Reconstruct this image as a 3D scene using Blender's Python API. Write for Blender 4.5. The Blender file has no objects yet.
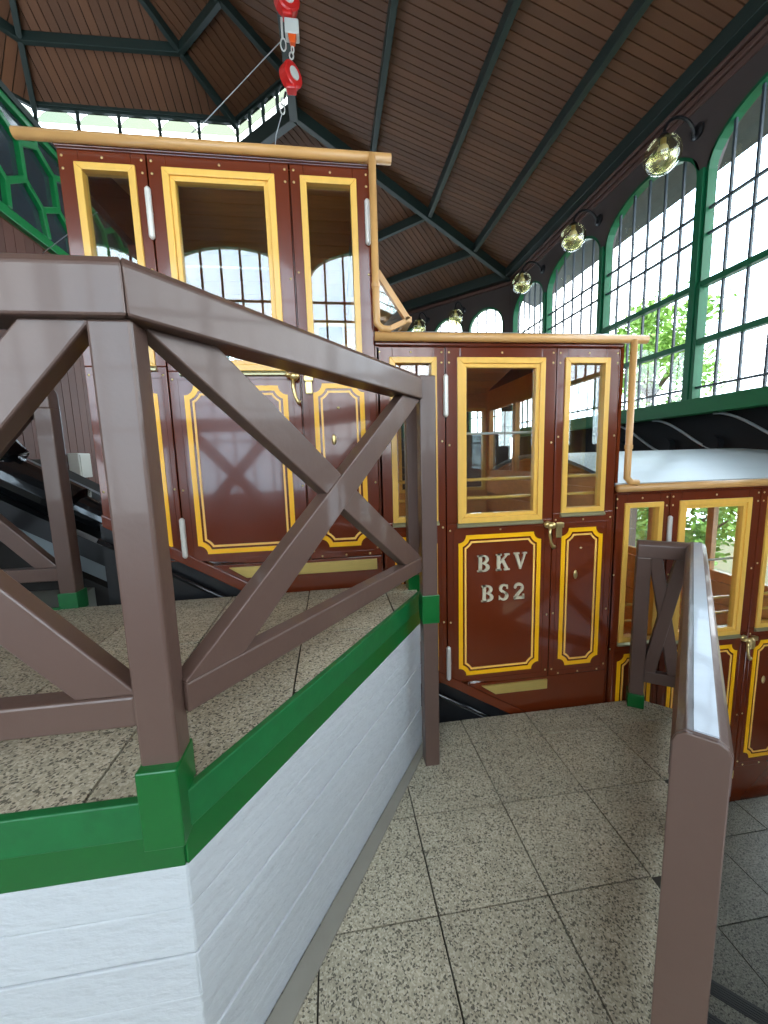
import bpy, bmesh, math, random
from mathutils import Vector, Matrix
random.seed(7)
S = bpy.context.scene
COL = S.collection
H = 1.773                      # eye height above the middle platform (z = 0)

# ------------------------------------------------------------------ camera
def camera():
    yaw, pitch, roll = math.radians(7.505), math.radians(-7.69), math.radians(-1.7056)
    f = Vector((math.sin(yaw)*math.cos(pitch), math.cos(yaw)*math.cos(pitch), math.sin(pitch)))
    r = Vector((math.cos(yaw), -math.sin(yaw), 0)); u = r.cross(f)
    c, s = math.cos(roll), math.sin(roll)
    r2 = c*r + s*u; u2 = -s*r + c*u
    cd = bpy.data.cameras.new('camera'); cam = bpy.data.objects.new('camera', cd); COL.objects.link(cam)
    m = Matrix((r2, u2, -f)).transposed().to_4x4(); m.translation = Vector((0, 0, H))
    cam.matrix_world = m
    cd.sensor_fit = 'VERTICAL'; cd.sensor_height = 24.0; cd.sensor_width = 18.0
    cd.lens = 391.12/1024*24.0; cd.clip_start = 0.05; cd.clip_end = 300
    S.camera = cam
camera()

# ------------------------------------------------------------------ sky, exposure
SKY = 7.0
w = bpy.data.worlds.new('sky'); S.world = w; w.use_nodes = True
nt = w.node_tree; nt.nodes.clear()
wo = nt.nodes.new('ShaderNodeOutputWorld'); wb = nt.nodes.new('ShaderNodeBackground')
tc = nt.nodes.new('ShaderNodeTexCoord'); nz = nt.nodes.new('ShaderNodeTexNoise'); rp = nt.nodes.new('ShaderNodeValToRGB')
nz.inputs['Scale'].default_value = 2.2; nz.inputs['Detail'].default_value = 5
rp.color_ramp.elements[0].position = .38; rp.color_ramp.elements[0].color = (.66, .84, 1.0, 1)
rp.color_ramp.elements[1].position = .60; rp.color_ramp.elements[1].color = (1.0, 1.0, 1.0, 1)
nt.links.new(tc.outputs['Generated'], nz.inputs['Vector']); nt.links.new(nz.outputs['Fac'], rp.inputs['Fac'])
nt.links.new(rp.outputs['Color'], wb.inputs['Color']); wb.inputs['Strength'].default_value = SKY
nt.links.new(wb.outputs[0], wo.inputs['Surface'])
S.view_settings.view_transform = 'Standard'; S.view_settings.look = 'None'
S.view_settings.gamma = 1.0; S.view_settings.use_curve_mapping = False
S.view_settings.exposure = 0.22
S.cycles.max_bounces = 10; S.cycles.diffuse_bounces = 6; S.cycles.glossy_bounces = 5
S.cycles.transparent_max_bounces = 24; S.cycles.transmission_bounces = 6
S.cycles.caustics_reflective = False; S.cycles.caustics_refractive = False
S.cycles.sample_clamp_indirect = 12.0
S.cycles.use_denoising = True

# ------------------------------------------------------------------ helpers
def lin(c):
    return tuple(((v/255)/12.92 if v/255 <= .04045 else ((v/255+.055)/1.055)**2.4) for v in c) + (1.0,)

def P(nodes): return nodes['Principled BSDF']

def mat(name, rgb, rough=.5, metal=0.0, coat=0.0, spec=.5, var=.12, scale=6.0, stretch=(1, 1, 1), bump=0.0, bscale=None, rnd=.06):
    m = bpy.data.materials.new(name); m.use_nodes = True
    n = m.node_tree.nodes; l = m.node_tree.links; b = P(n)
    b.inputs['Roughness'].default_value = rough; b.inputs['Metallic'].default_value = metal
    b.inputs['Coat Weight'].default_value = coat; b.inputs['Coat Roughness'].default_value = .06
    b.inputs['Specular IOR Level'].default_value = spec
    t = n.new('ShaderNodeTexCoord'); mp = n.new('ShaderNodeMapping'); mp.inputs['Scale'].default_value = stretch
    l.new(t.outputs['Object'], mp.inputs['Vector'])
    z = n.new('ShaderNodeTexNoise'); z.inputs['Scale'].default_value = scale; z.inputs['Detail'].default_value = 5
    l.new(mp.outputs[0], z.inputs['Vector'])
    oi = n.new('ShaderNodeObjectInfo')
    hs = n.new('ShaderNodeHueSaturation'); hs.inputs['Color'].default_value = lin(rgb)
    m1 = n.new('ShaderNodeMath'); m1.operation = 'MULTIPLY_ADD'; m1.inputs[1].default_value = 2*var; m1.inputs[2].default_value = 1-var
    m2 = n.new('ShaderNodeMath'); m2.operation = 'MULTIPLY_ADD'; m2.inputs[1].default_value = 2*rnd; m2.inputs[2].default_value = 1-rnd
    m3 = n.new('ShaderNodeMath'); m3.operation = 'MULTIPLY'
    l.new(z.outputs['Fac'], m1.inputs[0]); l.new(oi.outputs['Random'], m2.inputs[0])
    l.new(m1.outputs[0], m3.inputs[0]); l.new(m2.outputs[0], m3.inputs[1]); l.new(m3.outputs[0], hs.inputs['Value'])
    l.new(hs.outputs[0], b.inputs['Base Color'])
    if bump:
        z2 = n.new('ShaderNodeTexNoise'); z2.inputs['Scale'].default_value = bscale or scale*3; z2.inputs['Detail'].default_value = 4
        l.new(mp.outputs[0], z2.inputs['Vector'])
        bp = n.new('ShaderNodeBump'); bp.inputs['Strength'].default_value = bump; bp.inputs['Distance'].default_value = .01
        l.new(z2.outputs['Fac'], bp.inputs['Height']); l.new(bp.outputs[0], b.inputs['Normal'])
    return m

def glass(name, tint, f0=.05, rough=0.0, refl=(1, 1, 1)):
    m = bpy.data.materials.new(name); m.use_nodes = True
    n = m.node_tree.nodes; l = m.node_tree.links; n.remove(P(n)); out = n['Material Output']
    tr = n.new('ShaderNodeBsdfTransparent'); tr.inputs[0].default_value = tint + (1,)
    gl = n.new('ShaderNodeBsdfGlossy'); gl.inputs['Roughness'].default_value = rough; gl.inputs[0].default_value = refl + (1,)
    lw = n.new('ShaderNodeLayerWeight'); lw.inputs[0].default_value = .5
    pw = n.new('ShaderNodeMath'); pw.operation = 'POWER'; pw.inputs[1].default_value = 5
    ma = n.new('ShaderNodeMath'); ma.operation = 'MULTIPLY_ADD'; ma.inputs[1].default_value = 1-f0; ma.inputs[2].default_value = f0
    mx = n.new('ShaderNodeMixShader')
    l.new(lw.outputs['Facing'], pw.inputs[0]); l.new(pw.outputs[0], ma.inputs[0]); l.new(ma.outputs[0], mx.inputs[0])
    l.new(tr.outputs[0], mx.inputs[1]); l.new(gl.outputs[0], mx.inputs[2]); l.new(mx.outputs[0], out.inputs['Surface'])
    return m

def granite(name, base, dark, light, scale=75, rough=.55):
    m = bpy.data.materials.new(name); m.use_nodes = True
    n = m.node_tree.nodes; l = m.node_tree.links; b = P(n)
    g = n.new('ShaderNodeNewGeometry')
    v = n.new('ShaderNodeTexVoronoi'); v.inputs['Scale'].default_value = scale
    z = n.new('ShaderNodeTexNoise'); z.inputs['Scale'].default_value = 5; z.inputs['Detail'].default_value = 6
    l.new(g.outputs['Position'], v.inputs['Vector']); l.new(g.outputs['Position'], z.inputs['Vector'])
    sx = n.new('ShaderNodeSeparateColor'); l.new(v.outputs['Color'], sx.inputs[0])
    r = n.new('ShaderNodeValToRGB'); r.color_ramp.interpolation = 'CONSTANT'
    e = r.color_ramp.elements; e[0].position = 0; e[0].color = lin(dark)
    e[1].position = .17; e[1].color = lin(base)
    x = e.new(.5); x.color = lin(tuple(int(c*1.12) for c in base)); x = e.new(.78); x.color = lin(light)
    l.new(sx.outputs[0], r.inputs['Fac'])
    oi = n.new('ShaderNodeObjectInfo'); hs = n.new('ShaderNodeHueSaturation'); l.new(r.outputs[0], hs.inputs['Color'])
    a = n.new('ShaderNodeMath'); a.operation = 'MULTIPLY_ADD'; a.inputs[1].default_value = .5; a.inputs[2].default_value = .7
    l.new(z.outputs['Fac'], a.inputs[0])
    a2 = n.new('ShaderNodeMath'); a2.operation = 'MULTIPLY_ADD'; a2.inputs[1].default_value = .16; l.new(oi.outputs['Random'], a2.inputs[0]); l.new(a.outputs[0], a2.inputs[2])
    l.new(a2.outputs[0], hs.inputs['Value']); l.new(hs.outputs[0], b.inputs['Base Color'])
    b.inputs['Roughness'].default_value = rough; b.inputs['Specular IOR Level'].default_value = .35
    return m

M = {}
M['rail'] = mat('brown_rail_paint', (92, 71, 63), .40, coat=.22, var=.10, scale=3, stretch=(1, 1, 1), bump=.10, bscale=26, rnd=.04)
M['rail_cap'] = mat('pale_strip_paint', (178, 184, 194), .28, coat=.3, var=.12, scale=14)
M['green'] = mat('green_paint', (0, 92, 36), .33, coat=.25, var=.12, scale=5, bump=.05)
M['lattice'] = mat('lattice_green_paint', (6, 122, 60), .4, coat=.15, var=.1)
M['lens'] = glass('frosted_lens_glass', (.9, .9, .78), .38, .25, (.95, .95, .8))
M['green_worn'] = mat('worn_green_paint', (14, 100, 50), .45, coat=.1, var=.28, scale=16, bump=.06)
M['steel_green'] = mat('green_steel', (8, 88, 54), .5, coat=0, spec=.3, var=.1)
M['green_matte'] = mat('green_beam_paint', (4, 88, 46), .55, spec=.3, var=.08)
M['bar_dark'] = mat('dark_window_bar', (50, 62, 70), .5, var=.1)
M['beam'] = mat('dark_green_beam', (28, 42, 38), .5, var=.15, scale=4)
M['white'] = mat('white_lime_paint', (190, 195, 199), .75, var=.05, scale=4, bump=.7, bscale=18, stretch=(1, 1, 2.2), rnd=.02)
M['maroon'] = mat('maroon_car_paint', (102, 41, 17), .22, coat=.6, var=.05, scale=3, rnd=.01)
M['yellow'] = mat('yellow_line_paint', (255, 188, 16), .35, coat=.3, var=.04)
M['orange'] = mat('pale_orange_line_paint', (255, 198, 96), .35, coat=.3, var=.04)
M['frame'] = mat('varnished_yellow_wood', (234, 184, 84), .35, coat=.35, var=.12, scale=5, stretch=(6, 6, .7))
M['tan'] = mat('tan_gutter_paint', (200, 152, 92), .4, coat=.2, var=.06)
M['brass'] = mat('brass', (214, 190, 130), .3, metal=.85, var=.08, scale=20)
M['brassplate'] = mat('dull_brass_plate', (206, 180, 104), .4, metal=.5, var=.12, scale=18, stretch=(1, 1, 6))
M['steel'] = mat('satin_steel', (214, 212, 204), .35, metal=.25, var=.06)
M['sillmetal'] = mat('grey_sill_metal', (160, 156, 120), .35, metal=.5, var=.1)
M['plank'] = mat('brown_ceiling_plank', (92, 56, 31), .7, var=.25, scale=3, stretch=(1, 1, 1), bump=.1, rnd=.16)
M['plankback'] = mat('dark_gap', (22, 17, 14), .9)
M['spandrel'] = mat('dark_brown_wall_paint', (66, 56, 54), .6, var=.12, scale=3)
M['moulding'] = mat('red_brown_moulding', (84, 58, 50), .55, var=.1)
M['clad'] = mat('red_brown_cladding', (96, 58, 46), .6, var=.2, scale=3, rnd=.12)
M['wood'] = mat('golden_interior_wood', (224, 158, 84), .4, coat=.25, var=.25, scale=3, stretch=(1, 8, 8), rnd=.1)
M['darkwood'] = mat('dark_red_wood', (92, 48, 26), .4, coat=.25, var=.2, scale=4, rnd=.08)
M['roof'] = mat('pale_grey_roof_sheet', (176, 184, 186), .33, var=.06, scale=3)
M['black'] = mat('black_steel', (22, 23, 26), .35, var=.15)
M['blackgloss'] = mat('gloss_black_paint', (16, 19, 22), .16, coat=.6, var=.1)
M['bed'] = mat('dark_track_bed', (34, 32, 30), .9, var=.3, scale=8)
M['concrete'] = mat('grey_concrete', (138, 134, 124), .8, var=.15, scale=9, bump=.15)
M['greyfloor'] = mat('worn_grey_floor_paint', (122, 126, 118), .6, var=.15, scale=4)
M['joint'] = mat('dark_joint', (52, 48, 40), .9)
M['box'] = mat('pale_grey_plastic', (206, 208, 200), .45, var=.04)
M['wire'] = mat('grey_cable', (170, 174, 176), .45, var=.05)
M['darkcable'] = mat('grey_pipe', (120, 128, 132), .45, var=.05)
M['red'] = mat('red_reel_plastic', (206, 38, 34), .35, coat=.3, var=.05)
M['orangered'] = mat('orange_hook_plate', (236, 92, 32), .4)
M['soffit'] = mat('grey_eave_board', (92, 96, 96), .8, var=.2, scale=8)
M['leaf'] = mat('leaf_green', (118, 158, 62), .6, var=.35, scale=2)
M['bark'] = mat('bark', (84, 68, 52), .9, var=.3)
M['ground'] = mat('pale_earth', (96, 92, 64), .9, var=.2, scale=1)
M['granite'] = granite('speckled_granite', (154, 147, 128), (96, 91, 79), (186, 179, 160), 175)
M['granite_dark'] = granite('darker_granite', (100, 100, 90), (62, 62, 56), (124, 124, 112), 190)
M['rubber'] = mat('black_ribbed_nosing', (44, 46, 46), .6)
M['hallglass'] = glass('window_glass', (.96, .98, .99), .04)
M['carglass'] = glass('car_window_glass', (.93, .95, .94), .085)
M['frost'] = glass('grey_green_glass', (.34, .38, .33), .05, .15)  # grey-green tint, slightly rough, for the arched lantern panes
M['darkglass'] = mat('dark_panel_glass', (50, 60, 66), .18, coat=.5, var=.1)
M['globe'] = glass('amber_globe_glass', (.97, .95, .76), .07)
M['girder'] = mat('black_girder_paint', (9, 12, 16), .8, spec=.2)
M['pewter'] = mat('pale_brass_letter', (218, 208, 178), .38, metal=.3, var=.08, scale=20)
M['bulb'] = mat('white_bulb_glass', (226, 214, 170), .3)

def wloc(o):
    v = Vector((0, 0, 0))
    while o: v += o.location; o = o.parent
    return v

class MB:
    def __init__(s): s.v = []; s.f = []
    def add(s, vs, fs):
        k = len(s.v); s.v += [tuple(v) for v in vs]; s.f += [tuple(i+k for i in f) for f in fs]; return s
    def box(s, x0, x1, y0, y1, z0, z1):
        return s.add([(x0,y0,z0),(x1,y0,z0),(x1,y1,z0),(x0,y1,z0),(x0,y0,z1),(x1,y0,z1),(x1,y1,z1),(x0,y1,z1)],
              [(0,3,2,1),(4,5,6,7),(0,1,5,4),(1,2,6,5),(2,3,7,6),(3,0,4,7)])
    def bar(s, a, b, w, h, up=(0, 0, 1)):
        a = Vector(a); b = Vector(b); d = (b-a).normalized(); sd = d.cross(Vector(up)).normalized(); u = sd.cross(d)
        q = [sd*i*w/2 + u*j*h/2 for i, j in ((-1,-1),(1,-1),(1,1),(-1,1))]
        return s.add([a+x for x in q]+[b+x for x in q], [(0,3,2,1),(4,5,6,7),(0,1,5,4),(1,2,6,5),(2,3,7,6),(3,0,4,7)])
    def prism(s, pts, vec):
        n = len(pts); vec = Vector(vec); p = [Vector(q) for q in pts]
        return s.add(p+[q+vec for q in p], [tuple(range(n))[::-1], tuple(range(n, 2*n))]+[(i,(i+1)%n,(i+1)%n+n,i+n) for i in range(n)])
    def tube(s, path, r, n=10):
        path = [Vector(p) for p in path]; k0 = len(s.v); L = len(path); up = None; rings = []
        for i, p in enumerate(path):
            d = (path[min(i+1, L-1)]-path[max(i-1, 0)]).normalized()
            if up is None: up = Vector((0,0,1)) if abs(d.z) < .9 else Vector((1,0,0))
            sd = d.cross(up).normalized(); up = sd.cross(d)
            rr = r[i] if isinstance(r, (list, tuple)) else r
            rings.append([p+(sd*math.cos(t*2*math.pi/n)+up*math.sin(t*2*math.pi/n))*rr for t in range(n)])
        vs = [v for g in rings for v in g]; fs = []
        for i in range(L-1):
            for t in range(n): fs.append((i*n+t, i*n+(t+1)%n, (i+1)*n+(t+1)%n, (i+1)*n+t))
        fs.append(tuple(range(n))[::-1]); fs.append(tuple(range((L-1)*n, L*n)))
        return s.add(vs, fs)
    def ball(s, c, r, nu=14, nv=9, sc=(1, 1, 1)):
        vs = [(c[0], c[1], c[2]+r*sc[2])]; fs = []
        for i in range(1, nv):
            a = math.pi*i/nv
            for j in range(nu):
                b = 2*math.pi*j/nu
                vs.append((c[0]+r*sc[0]*math.sin(a)*math.cos(b), c[1]+r*sc[1]*math.sin(a)*math.sin(b), c[2]+r*sc[2]*math.cos(a)))
        vs.append((c[0], c[1], c[2]-r*sc[2])); e = len(vs)-1
        for j in range(nu):
            fs.append((0, 1+j, 1+(j+1) % nu)); fs.append((e, e-nu+(j+1) % nu, e-nu+j))
        for i in range(nv-2):
            for j in range(nu): fs.append((1+i*nu+j, 1+(i+1)*nu+j, 1+(i+1)*nu+(j+1)%nu, 1+i*nu+(j+1)%nu))
        return s.add(vs, fs)
    def build(s, name, m, parent=None, smooth=False, bevel=0.0, seg=2, base=False):
        xs = [v[0] for v in s.v]; ys = [v[1] for v in s.v]; zs = [v[2] for v in s.v]
        c = Vector(((min(xs)+max(xs))/2, (min(ys)+max(ys))/2, min(zs) if base else (min(zs)+max(zs))/2))
        me = bpy.data.meshes.new(name); me.from_pydata([tuple(Vector(v)-c) for v in s.v], [], s.f)
        bm = bmesh.new(); bm.from_mesh(me); bmesh.ops.recalc_face_normals(bm, faces=bm.faces); bm.to_mesh(me); bm.free()
        me.materials.append(M[m])
        if smooth: me.polygons.foreach_set('use_smooth', [True]*len(me.polygons))
        o = bpy.data.objects.new(name, me); COL.objects.link(o)
        o.location = c - (wloc(parent) if parent else Vector())
        if parent: o.parent = parent
        if bevel:
            md = o.modifiers.new('bevel', 'BEVEL'); md.width = bevel; md.segments = seg; md.limit_method = 'ANGLE'
        return o

def box(name, m, parent, *a, bevel=0.0): return MB().box(*a).build(name, m, parent, bevel=bevel)

def tag(o, label, cat=None, group=None, kind=None):
    o['label'] = label
    if cat: o['category'] = cat
    if group: o['group'] = group
    if kind: o['kind'] = kind
    return o

def thing(name, loc, label, cat=None, group=None, kind=None):
    o = bpy.data.objects.new(name, None); COL.objects.link(o); o.location = loc; o.empty_display_size = .1
    return tag(o, label, cat, group, kind)

def clip(poly, n, d):          # keep points with n.p <= d (2D)
    out = []
    for i in range(len(poly)):
        a, b = poly[i], poly[(i+1) % len(poly)]
        da, db = n[0]*a[0]+n[1]*a[1]-d, n[0]*b[0]+n[1]*b[1]-d
        if da <= 0: out.append(a)
        if (da < 0 < db) or (db < 0 < da):
            t = da/(da-db); out.append((a[0]+(b[0]-a[0])*t, a[1]+(b[1]-a[1])*t))
    return out

def clip_convex(poly, conv):   # conv counter-clockwise
    for i in range(len(conv)):
        a, b = conv[i], conv[(i+1) % len(conv)]
        n = (b[1]-a[1], -(b[0]-a[0]))
        poly = clip(poly, n, n[0]*a[0]+n[1]*a[1])
        if len(poly) < 3: return []
    return poly

def area(p): return abs(sum(p[i][0]*p[(i+1)%len(p)][1]-p[(i+1)%len(p)][0]*p[i][1] for i in range(len(p))))/2

def tiles(parent, conv, z, ox, oy, px, py, m='granite', gap=.007, th=.03):
    xs = [p[0] for p in conv]; ys = [p[1] for p in conv]
    for i in range(math.floor((min(xs)-ox)/px), math.ceil((max(xs)-ox)/px)):
        for j in range(math.floor((min(ys)-oy)/py), math.ceil((max(ys)-oy)/py)):
            x0, x1, y0, y1 = ox+i*px+gap/2, ox+(i+1)*px-gap/2, oy+j*py+gap/2, oy+(j+1)*py-gap/2
            q = clip_convex([(x0,y0),(x1,y0),(x1,y1),(x0,y1)], conv)
            if len(q) < 3 or area(q) < .002: continue
            dz = random.uniform(-.0012, .0012)
            MB().prism([(a, b, z-th+dz) for a, b in q], (0, 0, th)).build('tile', m, parent)

# ================================================================== SETTING
ZU, ZL = .985, -.973
YF = 2.40                      # plane of the car side
YE = 2.36                      # platform edge along the track
A, B = (-.40, .907), (.49, 2.20)  # ends of the slanted platform front

# middle platform
fl = MB().prism([(-5,-3.2,-.35),(1.0,-3.2,-.35),(1.0,.98,-.35),(2.32,2.19,-.35),(2.12,YE,-.35),(-5,YE,-.35)], (0,0,.338)).build('floor', 'joint')
tag(fl, 'middle granite-tiled platform between the white wall and the brown end post', kind='structure')
tiles(fl, [(-.5,.835),(.86,.835),(2.30,2.19),(2.12,YE),(.50,YE)], 0, .335, 1.27, .46, .435)
tiles(fl, [(-3.0,-1.34),(.86,-1.34),(.86,.835),(-3.0,.835)], 0, .335, 1.27, .46, .435)

# upper platform
up = MB().prism([(-4.2,A[1]+.02,ZU-.25),(A[0]-.01,A[1]+.02,ZU-.25),(B[0]-.02,B[1],ZU-.25),(.49,YE,ZU-.25),(-4.2,YE,ZU-.25)], (0,0,.238)).build('floor_upper', 'joint')
tag(up, 'upper granite-tiled platform behind the cross-braced brown railing', kind='structure')
tiles(up, [(-1.95,A[1]+.014),(A[0]-.004,A[1]+.014),(B[0]-.012,B[1]),(.485,YE),(-1.95,YE)], ZU, -.62, 1.305, .455, .455)
MB().box(-4.2,-1.95,A[1]+.03,YE,ZU-.02,ZU-.002).build('painted_floor', 'greyfloor', up)
MB().box(-4.2,-1.6,YE,2.76,ZU-.3,ZU-.002).build('painted_floor', 'greyfloor', up)

# white platform wall: courses standing slightly proud of one another, green edge bands above
def wall_face(p0, p1, nrm, label):
    d = (Vector((p1[0],p1[1],0))-Vector((p0[0],p0[1],0))); n = Vector((nrm[0],nrm[1],0)).normalized()
    a = Vector((p0[0],p0[1],0)); b = Vector((p1[0],p1[1],0))
    core = MB().prism([a-n*.16, b-n*.16, b-n*.02, a-n*.02], (0,0,ZU-.18)).build('wall_front' if nrm[0] == 0 else 'wall_slanted', 'white')
    tag(core, label, kind='structure')
    zs = [0, .11, .25, .40, .53, .67, .79, ZU-.18]
    off = [0.000, .002, -.001, .003, 0, .002, .001]
    for i in range(7):
        o = .0+off[i]
        MB().prism([a-n*.03+Vector((0,0,zs[i]+.0015)), b-n*.03+Vector((0,0,zs[i]+.0015)), b+n*o+Vector((0,0,zs[i]+.0015)), a+n*o+Vector((0,0,zs[i]+.0015))], (0,0,zs[i+1]-zs[i]-.003)).build('wall_board', 'white', core, bevel=.004)
    z0 = ZU-.19
    MB().prism([a-n*.014+Vector((0,0,z0)), b-n*.014+Vector((0,0,z0)), b+n*.007+Vector((0,0,z0)), a+n*.007+Vector((0,0,z0))], (0,0,.093)).build('green_band', 'green', core, bevel=.003)
    z0 = ZU-.098
    MB().prism([a-n*.014+Vector((0,0,z0)), b-n*.014+Vector((0,0,z0)), b+n*.011+Vector((0,0,z0)), a+n*.011+Vector((0,0,z0))], (0,0,.099)).build('edge_band', 'green_worn', core, bevel=.004)
    return core
wall_face((-4.2, A[1]), A, (0, -1), 'white rough wall with a green edge below the near railing')
dn = Vector((B[1]-A[1], -(B[0]-A[0]), 0)).normalized()
ws = wall_face(A, B, (dn.x, dn.y), 'slanted white board-marked wall with a green edge beside the tiled walkway')
a = Vector((A[0],A[1],0)); b = Vector((B[0],B[1],0))
MB().prism([a+dn*.004, b+dn*.004, b+dn*.04, a+dn*.042+Vector((.03,-.04,0))], (0,0,.012)).build('kerb_strip', 'concrete', ws, bevel=.003)

# lower platform and stairs along the right railing
U = Vector((math.sqrt(.5), math.sqrt(.5), 0)); V = Vector((math.sqrt(.5), -math.sqrt(.5), 0))
lo = MB().prism([(1.62,1.62,ZL-.3),(3.4,-.2,ZL-.3),(6.5,-.2,ZL-.3),(6.5,YE,ZL-.3),(2.2,YE,ZL-.3)], (0,0,.288)).build('floor_lower', 'joint')
tag(lo, 'lower dark granite landing at the foot of the steps', kind='structure')
tiles(lo, [(1.62,1.62),(3.4,-.16),(4.2,-.16),(4.2,YE),(2.2,YE)], ZL, 2.1, 1.66, .46, .46, 'granite_dark')
lw_ = MB().prism([(2.32,2.19,ZL),(1.0,.93,ZL),(.94,.99,ZL),(2.2,2.2,ZL),(2.1,YE,ZL),(2.16,YE,ZL)], (0,0,.96+.0)).build('wall_step', 'darkwood')
tag(lw_, 'dark side wall of the walkway beneath the right railing', kind='structure')
stw = thing('stairs', (1.6, .6, ZL), 'granite steps with black ribbed nosings right of the end post', kind='structure')
def SV(s, v, z): q = U*s+V*v; return Vector((q.x, q.y, z))
for k in range(6):
    s1 = 2.20-.285*k; z = ZL+.162*(k+1)
    if k == 5: break
    MB().prism([SV(s1-.30,.06,z-.162),SV(s1,.06,z-.162),SV(s1,1.9,z-.162),SV(s1-.30,1.9,z-.162)], (0,0,.16)).build('step', 'granite_dark', stw)
    nb = MB()
    for r in range(5): nb.prism([SV(s1-.058+.0115*r,.07,z-.002),SV(s1-.0515+.0115*r,.07,z-.002),SV(s1-.0515+.0115*r,1.88,z-.002),SV(s1-.058+.0115*r,1.88,z-.002)], (0,0,.006))
    nb.prism([SV(s1-.066,.06,z-.002),SV(s1+.004,.06,z-.002),SV(s1+.004,1.9,z-.002),SV(s1-.066,1.9,z-.002)], (0,0,.003)).build('nosing', 'rubber', stw)
MB().prism([SV(.70,.06,-.2),SV(1.06,.06,-.2),SV(1.06,1.9,-.2),SV(.70,1.9,-.2)],(0,0,.198)).build('landing', 'granite_dark', stw)

# track bed, rails
SL = .593
def tz(x): return 1.28-.56-SL*(x+.965)
tb = MB().prism([(-1.4,YE+.01,tz(-1.4)-.3),(8,YE+.01,tz(8)-.3),(8,4.75,tz(8)-.3),(-1.4,4.75,tz(-1.4)-.3)], (0,0,.22)).prism([(-4.2,2.765,tz(-4.2)-1.0),(-1.4,2.765,tz(-1.4)-1.0),(-1.4,4.75,tz(-1.4)-1.0),(-4.2,4.75,tz(-4.2)-1.0)], (0,0,.92)).build('track_bed', 'bed')
tag(tb, 'dark sloping track bed beneath the funicular car', kind='structure')
for y in (2.87, 4.15):
    r = MB().bar((-4.1,y,tz(-4.1)-.03),(7.9,y,tz(7.9)-.03),.06,.12).build('track_rail', 'darkcable', tb)
# far platforms beyond the track
for i, (x0, x1, z) in enumerate(((-9.4,-.6,ZU),(-.6,1.6,0.0),(1.6,3.95,ZL))):
    o = MB().box(x0,x1,4.78,11.85,z-1.2,z).build('floor_far', 'granite_dark')
    tag(o, ('upper','middle','lower')[i]+' granite platform on the far side of the track', kind='structure')

# ------------------------------------------------------------------ hall walls with arched windows
WN = [0]
def arched_wall(name, p0, p1, inward, zb, zt, opens, label, th=.14, m='spandrel', sill=None):
    """p0->p1 plan line of the inner face; opens: (s0,s1,z0,zspring,rise)"""
    a = Vector((p0[0],p0[1],0)); d = Vector((p1[0]-p0[0], p1[1]-p0[1], 0)); L = d.length; d.normalize()
    n = -Vector((inward[0],inward[1],0)).normalized()
    mb = MB(); pt = lambda s, z: a+d*s+Vector((0,0,z))
    cur = 0
    for (s0,s1,z0,zs,rise) in sorted(opens):
        if s0 > cur: mb.prism([pt(cur,zb),pt(s0,zb),pt(s0,zt),pt(cur,zt)], n*th)
        if z0 > zb: mb.prism([pt(s0,zb),pt(s1,zb),pt(s1,z0),pt(s0,z0)], n*th)
        N = 14; c = (s0+s1)/2; h = (s1-s0)/2
        for i in range(N):
            sa = s0+(s1-s0)*i/N; sb = s0+(s1-s0)*(i+1)/N
            za = zs+rise*math.sqrt(max(0,1-((sa-c)/h)**2)); z2 = zs+rise*math.sqrt(max(0,1-((sb-c)/h)**2))
            mb.prism([pt(sa,za),pt(sb,z2),pt(sb,zt),pt(sa,zt)], n*th)
        cur = s1
    if cur < L: mb.prism([pt(cur,zb),pt(L,zb),pt(L,zt),pt(cur,zt)], n*th)
    o = mb.build(name, m); tag(o, label, kind='structure')
    return o, a, d, n

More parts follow.
